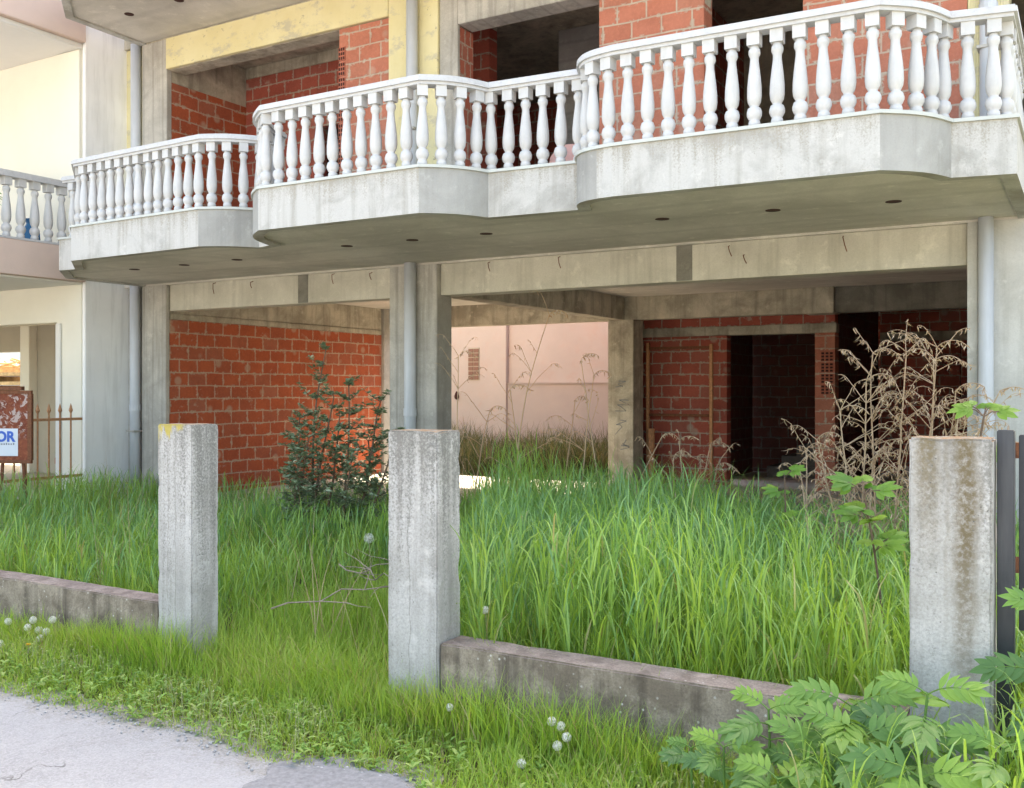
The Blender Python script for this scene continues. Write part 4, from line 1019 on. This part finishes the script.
fig((-.80, 5.15, 0), 'fig sapling with bright lobed leaves left of the right concrete post', 1.16, 13, .115, 3, (-.2, 0))
fig((-.52, 4.75, 0), 'fig sapling whose leaves rise above the top of the right concrete post', 1.56, 14, .095, 4, (.03, 0))
fig((-1.75, 6.6, 0), 'small fig sapling poking out of the tall grass before the doorway', 1.08, 8, .10, 6, (0, 0))

# ------------------------------------------------------------------ broad-leaved elder weeds at the right
def elder(loc, label, H, nleaf, size, seed, lean=(0, 0)):
    random.seed(seed); o = thing('dwarf_elder', loc, label, 'weed', 'broad leaved dwarf elders')
    p = branch_path(Vector(loc), (lean[0], lean[1], 1), H * .92, 8, .03)
    s = MB(); s.tube(p, [.007 * (1 - .05 * i) for i in range(9)], 6, tint=.4); l = MB()
    for k in range(nleaf):
        i = 8 - (k // 2) * 1; i = max(2, i); q = p[i]
        an = (k % 2) * math.pi + (k // 2) * 1.45 + random.uniform(-.3, .3)
        el = .8 - .18 * (k // 2) + random.uniform(-.1, .2); L = size * random.uniform(.72, 1.02) * (.75 if k < 2 else 1)
        d = Vector((math.cos(an), math.sin(an), el)).normalized()
        rp = branch_path(q, d, L, 6, .02, .13); s.tube(rp, [.003, .0028, .0025, .0022, .002, .0016, .0012], 4, tint=.6)
        tn = min(1, max(0, random.gauss(.75 if k < 3 else .4, .2)))
        for j in (2, 3, 4, 5, 6):
            dd = (rp[min(j + 1, 6)] - rp[j - 1]).normalized(); n = Vector((.1, -.8, .6)); n = n - dd * n.dot(dd); sd = dd.cross(n).normalized()
            for sg_ in (-1, 1):
                ld = dd * (.45 + .12 * j) + sd * sg_ * .85 + n * random.uniform(-.15, .1)
                l.leaf(rp[j], ld, n + Vector((random.gauss(0, .12), random.gauss(0, .12), 0)), L * random.uniform(.42, .5), L * .165, tn + random.gauss(0, .06), .2, .18, 6)
        l.leaf(rp[6], rp[6] - rp[5], n, L * .5, L * .2, tn, .2, .18, 6)
    s.build('stem', 'elder', o, tint=True); l.build('foliage', 'elder', o, tint=True)
EL = [((-.78, 3.72, 0), 'large dwarf elder with dark leaves at the foot of the right post', .56, 8, .24, (.03, 0)),
      ((-.52, 3.66, 0), 'tall dwarf elder with pale new leaves in front of the right post', .68, 9, .22, (.05, 0)),
      ((-.50, 3.42, 0), 'low dwarf elder spreading toward the lower right corner', .46, 7, .24, (.0, 0)),
      ((-.28, 3.55, 0), 'dwarf elder at the right edge below the black gate post', .56, 7, .21, (.05, 0)),
      ((-1.05, 3.72, 0), 'dwarf elder leaning over the end of the mossy wall', .50, 7, .21, (-.05, 0)),
      ((-1.18, 3.60, 0), 'leftmost dwarf elder with small pale leaves below the mossy wall', .36, 6, .15, (0, 0)),
      ((-.95, 3.48, 0), 'short dwarf elder with drooping grey green leaves by the verge', .34, 6, .19, (0, 0)),
      ((-.16, 3.95, 0), 'tallest dwarf elder beside the black gate post', .95, 8, .22, (.03, 0)),
      ((-.88, 3.60, 0), 'dwarf elder with a flat crown half hiding the right end of the mossy wall', .42, 7, .22, (-.02, 0)),
      ((-.66, 3.56, 0), 'dwarf elder with broad dark leaves directly below the brown stained post', .50, 8, .23, (-.03, 0)),
      ((-.38, 3.36, 0), 'dwarf elder nearest the camera at the lower right', .36, 7, .2, (0, 0)),
      ((-.72, 3.40, 0), 'small fresh dwarf elder at the bottom of the picture', .27, 6, .16, (0, 0)),
      ((-1.36, 3.74, 0), 'tiny dwarf elder sprouting at the foot of the mossy wall', .26, 6, .12, (0, 0))]
for i, (loc, lb, H, nl, sz, ln) in enumerate(EL): elder(loc, lb, H, nl, sz, 100 + i, ln)

# ------------------------------------------------------------------ dandelion clocks
def dandelion(x, y, z, label, group, r=.021):
    random.seed(int(x * 1000) & 1023); o = thing('dandelion', (x + .02, y + .02, 0), label, 'flower', group)
    MB().tube([(x + .02, y + .02, -.02), (x + .012, y + .01, z * .5), (x, y, z)], .0025, 5).build('stem', 'palestem', o)
    m = MB(); m.lathe([(.001, -.006), (.006, -.002), (.006, .003), (.001, .006)], 7, (x, y, z))
    for i in range(420):
        u = Vector((random.gauss(0, 1), random.gauss(0, 1), random.gauss(0, 1))).normalized(); w_ = u.cross(Vector((random.random(), random.random(), random.random()))).normalized(); v_ = u.cross(w_)
        c = Vector((x, y, z)); e = c + u * r
        m.face([c + u * .004 + w_ * .0005, c + u * .004 - w_ * .0005, e])
        a_ = random.uniform(.0022, .004)
        m.face([e - w_ * a_, e + v_ * a_ * .5, e + w_ * a_, e - v_ * a_ * .5])
    m.build('seed_head', 'seed', o, tint=True)
gl = 'dandelion clocks under the left wall'
for x, y, z, lb in ((-5.93, 3.95, .17, 'upper dandelion clock of the pair left of the weed tuft below the left wall'), (-5.91, 3.9, .135, 'lower dandelion clock of the touching pair below the left wall'), (-5.77, 3.98, .185, 'highest dandelion clock in the cluster below the left wall'),
                    (-5.84, 3.93, .12, 'dandelion clock between the pair and the lowest one below the left wall'), (-5.745, 3.92, .125, 'rightmost dandelion clock in the cluster below the left wall'), (-5.75, 3.88, .09, 'lowest dandelion clock of the cluster below the left wall'),
                    (-6.15, 3.92, .14, 'lone dandelion clock left of the cluster below the left wall')): dandelion(x, y, z, lb, gl, .024)
for x, lb in ((-5.98, 'left one of two dandelion clocks nearest the road at the far left'), (-5.92, 'right one of two dandelion clocks nearest the road at the far left')): dandelion(x, 3.72, .07, lb, gl, .023)
gm = 'dandelion clocks under the mossy wall'
for x, y, z, lb in ((-2.06, 3.86, .20, 'topmost left dandelion clock of the bunch under the mossy wall'), (-2.01, 3.85, .19, 'topmost right dandelion clock of the bunch under the mossy wall'), (-1.965, 3.82, .16, 'rightmost dandelion clock of the bunch under the mossy wall'), (-1.99, 3.78, .13, 'lowest dandelion clock of the bunch under the mossy wall'),
                    (-2.10, 3.66, .07, 'dandelion clock apart from the bunch and nearer the road')): dandelion(x, y, z, lb, gm, .021)
dandelion(-2.62, 3.88, .165, 'dandelion clock on a reddish stalk at the foot of the middle post', gm, .019)
dandelion(-2.70, 4.33, .53, 'dandelion clock standing above the mossy wall beside the middle post', gm, .021)
dandelion(-4.8, 6.0, .52, 'dandelion clock in the grass left of the middle post', 'dandelion clocks under the mossy wall', .04)

# ------------------------------------------------------------------ dead branches in the grass, rubble
random.seed(50)
for (a, b, lb) in (((-4.35, 4.5, .33), (-3.35, 5.0, .5), 'fallen grey twig lying across the grass of the gateway'), ((-4.6, 5.4, .42), (-3.7, 5.1, .40), 'crooked dead branch in the grass behind the gateway'), ((-4.2, 5.9, .45), (-3.9, 5.2, .5), 'thin dead stick slanting up from the gateway grass')):
    a, b = Vector(a), Vector(b); m = MB(); pts = [a + (b - a) * (i / 8) + Vector((random.gauss(0, .02), random.gauss(0, .02), random.gauss(0, .03))) for i in range(9)]
    m.tube(pts, [.0055 - .0004 * i for i in range(9)], 5)
    for k in range(5):
        q = pts[random.randint(2, 7)]; m.tube(branch_path(q, (random.gauss(0, 1), random.gauss(0, 1), random.uniform(-.1, .6)), random.uniform(.15, .4), 4, .15), [.004, .0035, .003, .002, .001], 4)
    tag(m.build('dead_branch', 'deadwood', origin=a), lb, 'branch', 'dead branches in the gateway grass')
m = MB()
for i in range(500):
    x = random.uniform(-7, -1.4); y = road_edge(x) + random.gauss(.0, .05); r = random.uniform(.003, .009)
    m.lathe([(r * .3, -r * .3), (r, .2 * r), (r * .75, .8 * r), (r * .2, r)], 5, (x, y, .002))
tag(m.build('loose_gravel', 'stones'), kind='stuff')
rb = MB()
rb.box(-.16, .25, 5.3, 5.6, -.05, .62); rb.box(-.12, .2, 5.32, 5.55, .6, .72)
tag(rb.build('rubble_block', 'rubble', bevel=.03, origin=(0, 5.4, 0)), 'pale broken masonry block in the weeds behind the black gate post', 'rubble')

fl = thing('dandelion', (-5.63, 3.72, 0), 'yellow dandelion in flower below the left wall', 'flower')
MB().tube([(-5.63, 3.72, -.02), (-5.63, 3.72, .10)], .0025, 5).build('stem', 'palestem', fl)
m = MB()
for i in range(60):
    an = random.uniform(0, 6.28); m.leaf((-5.63, 3.72, .10), (math.cos(an), math.sin(an), random.uniform(.2, 1.5)), (0, 0, 1), .017, .004, .5, .2, .1, 2)
m.build('petals', 'yellow', fl)
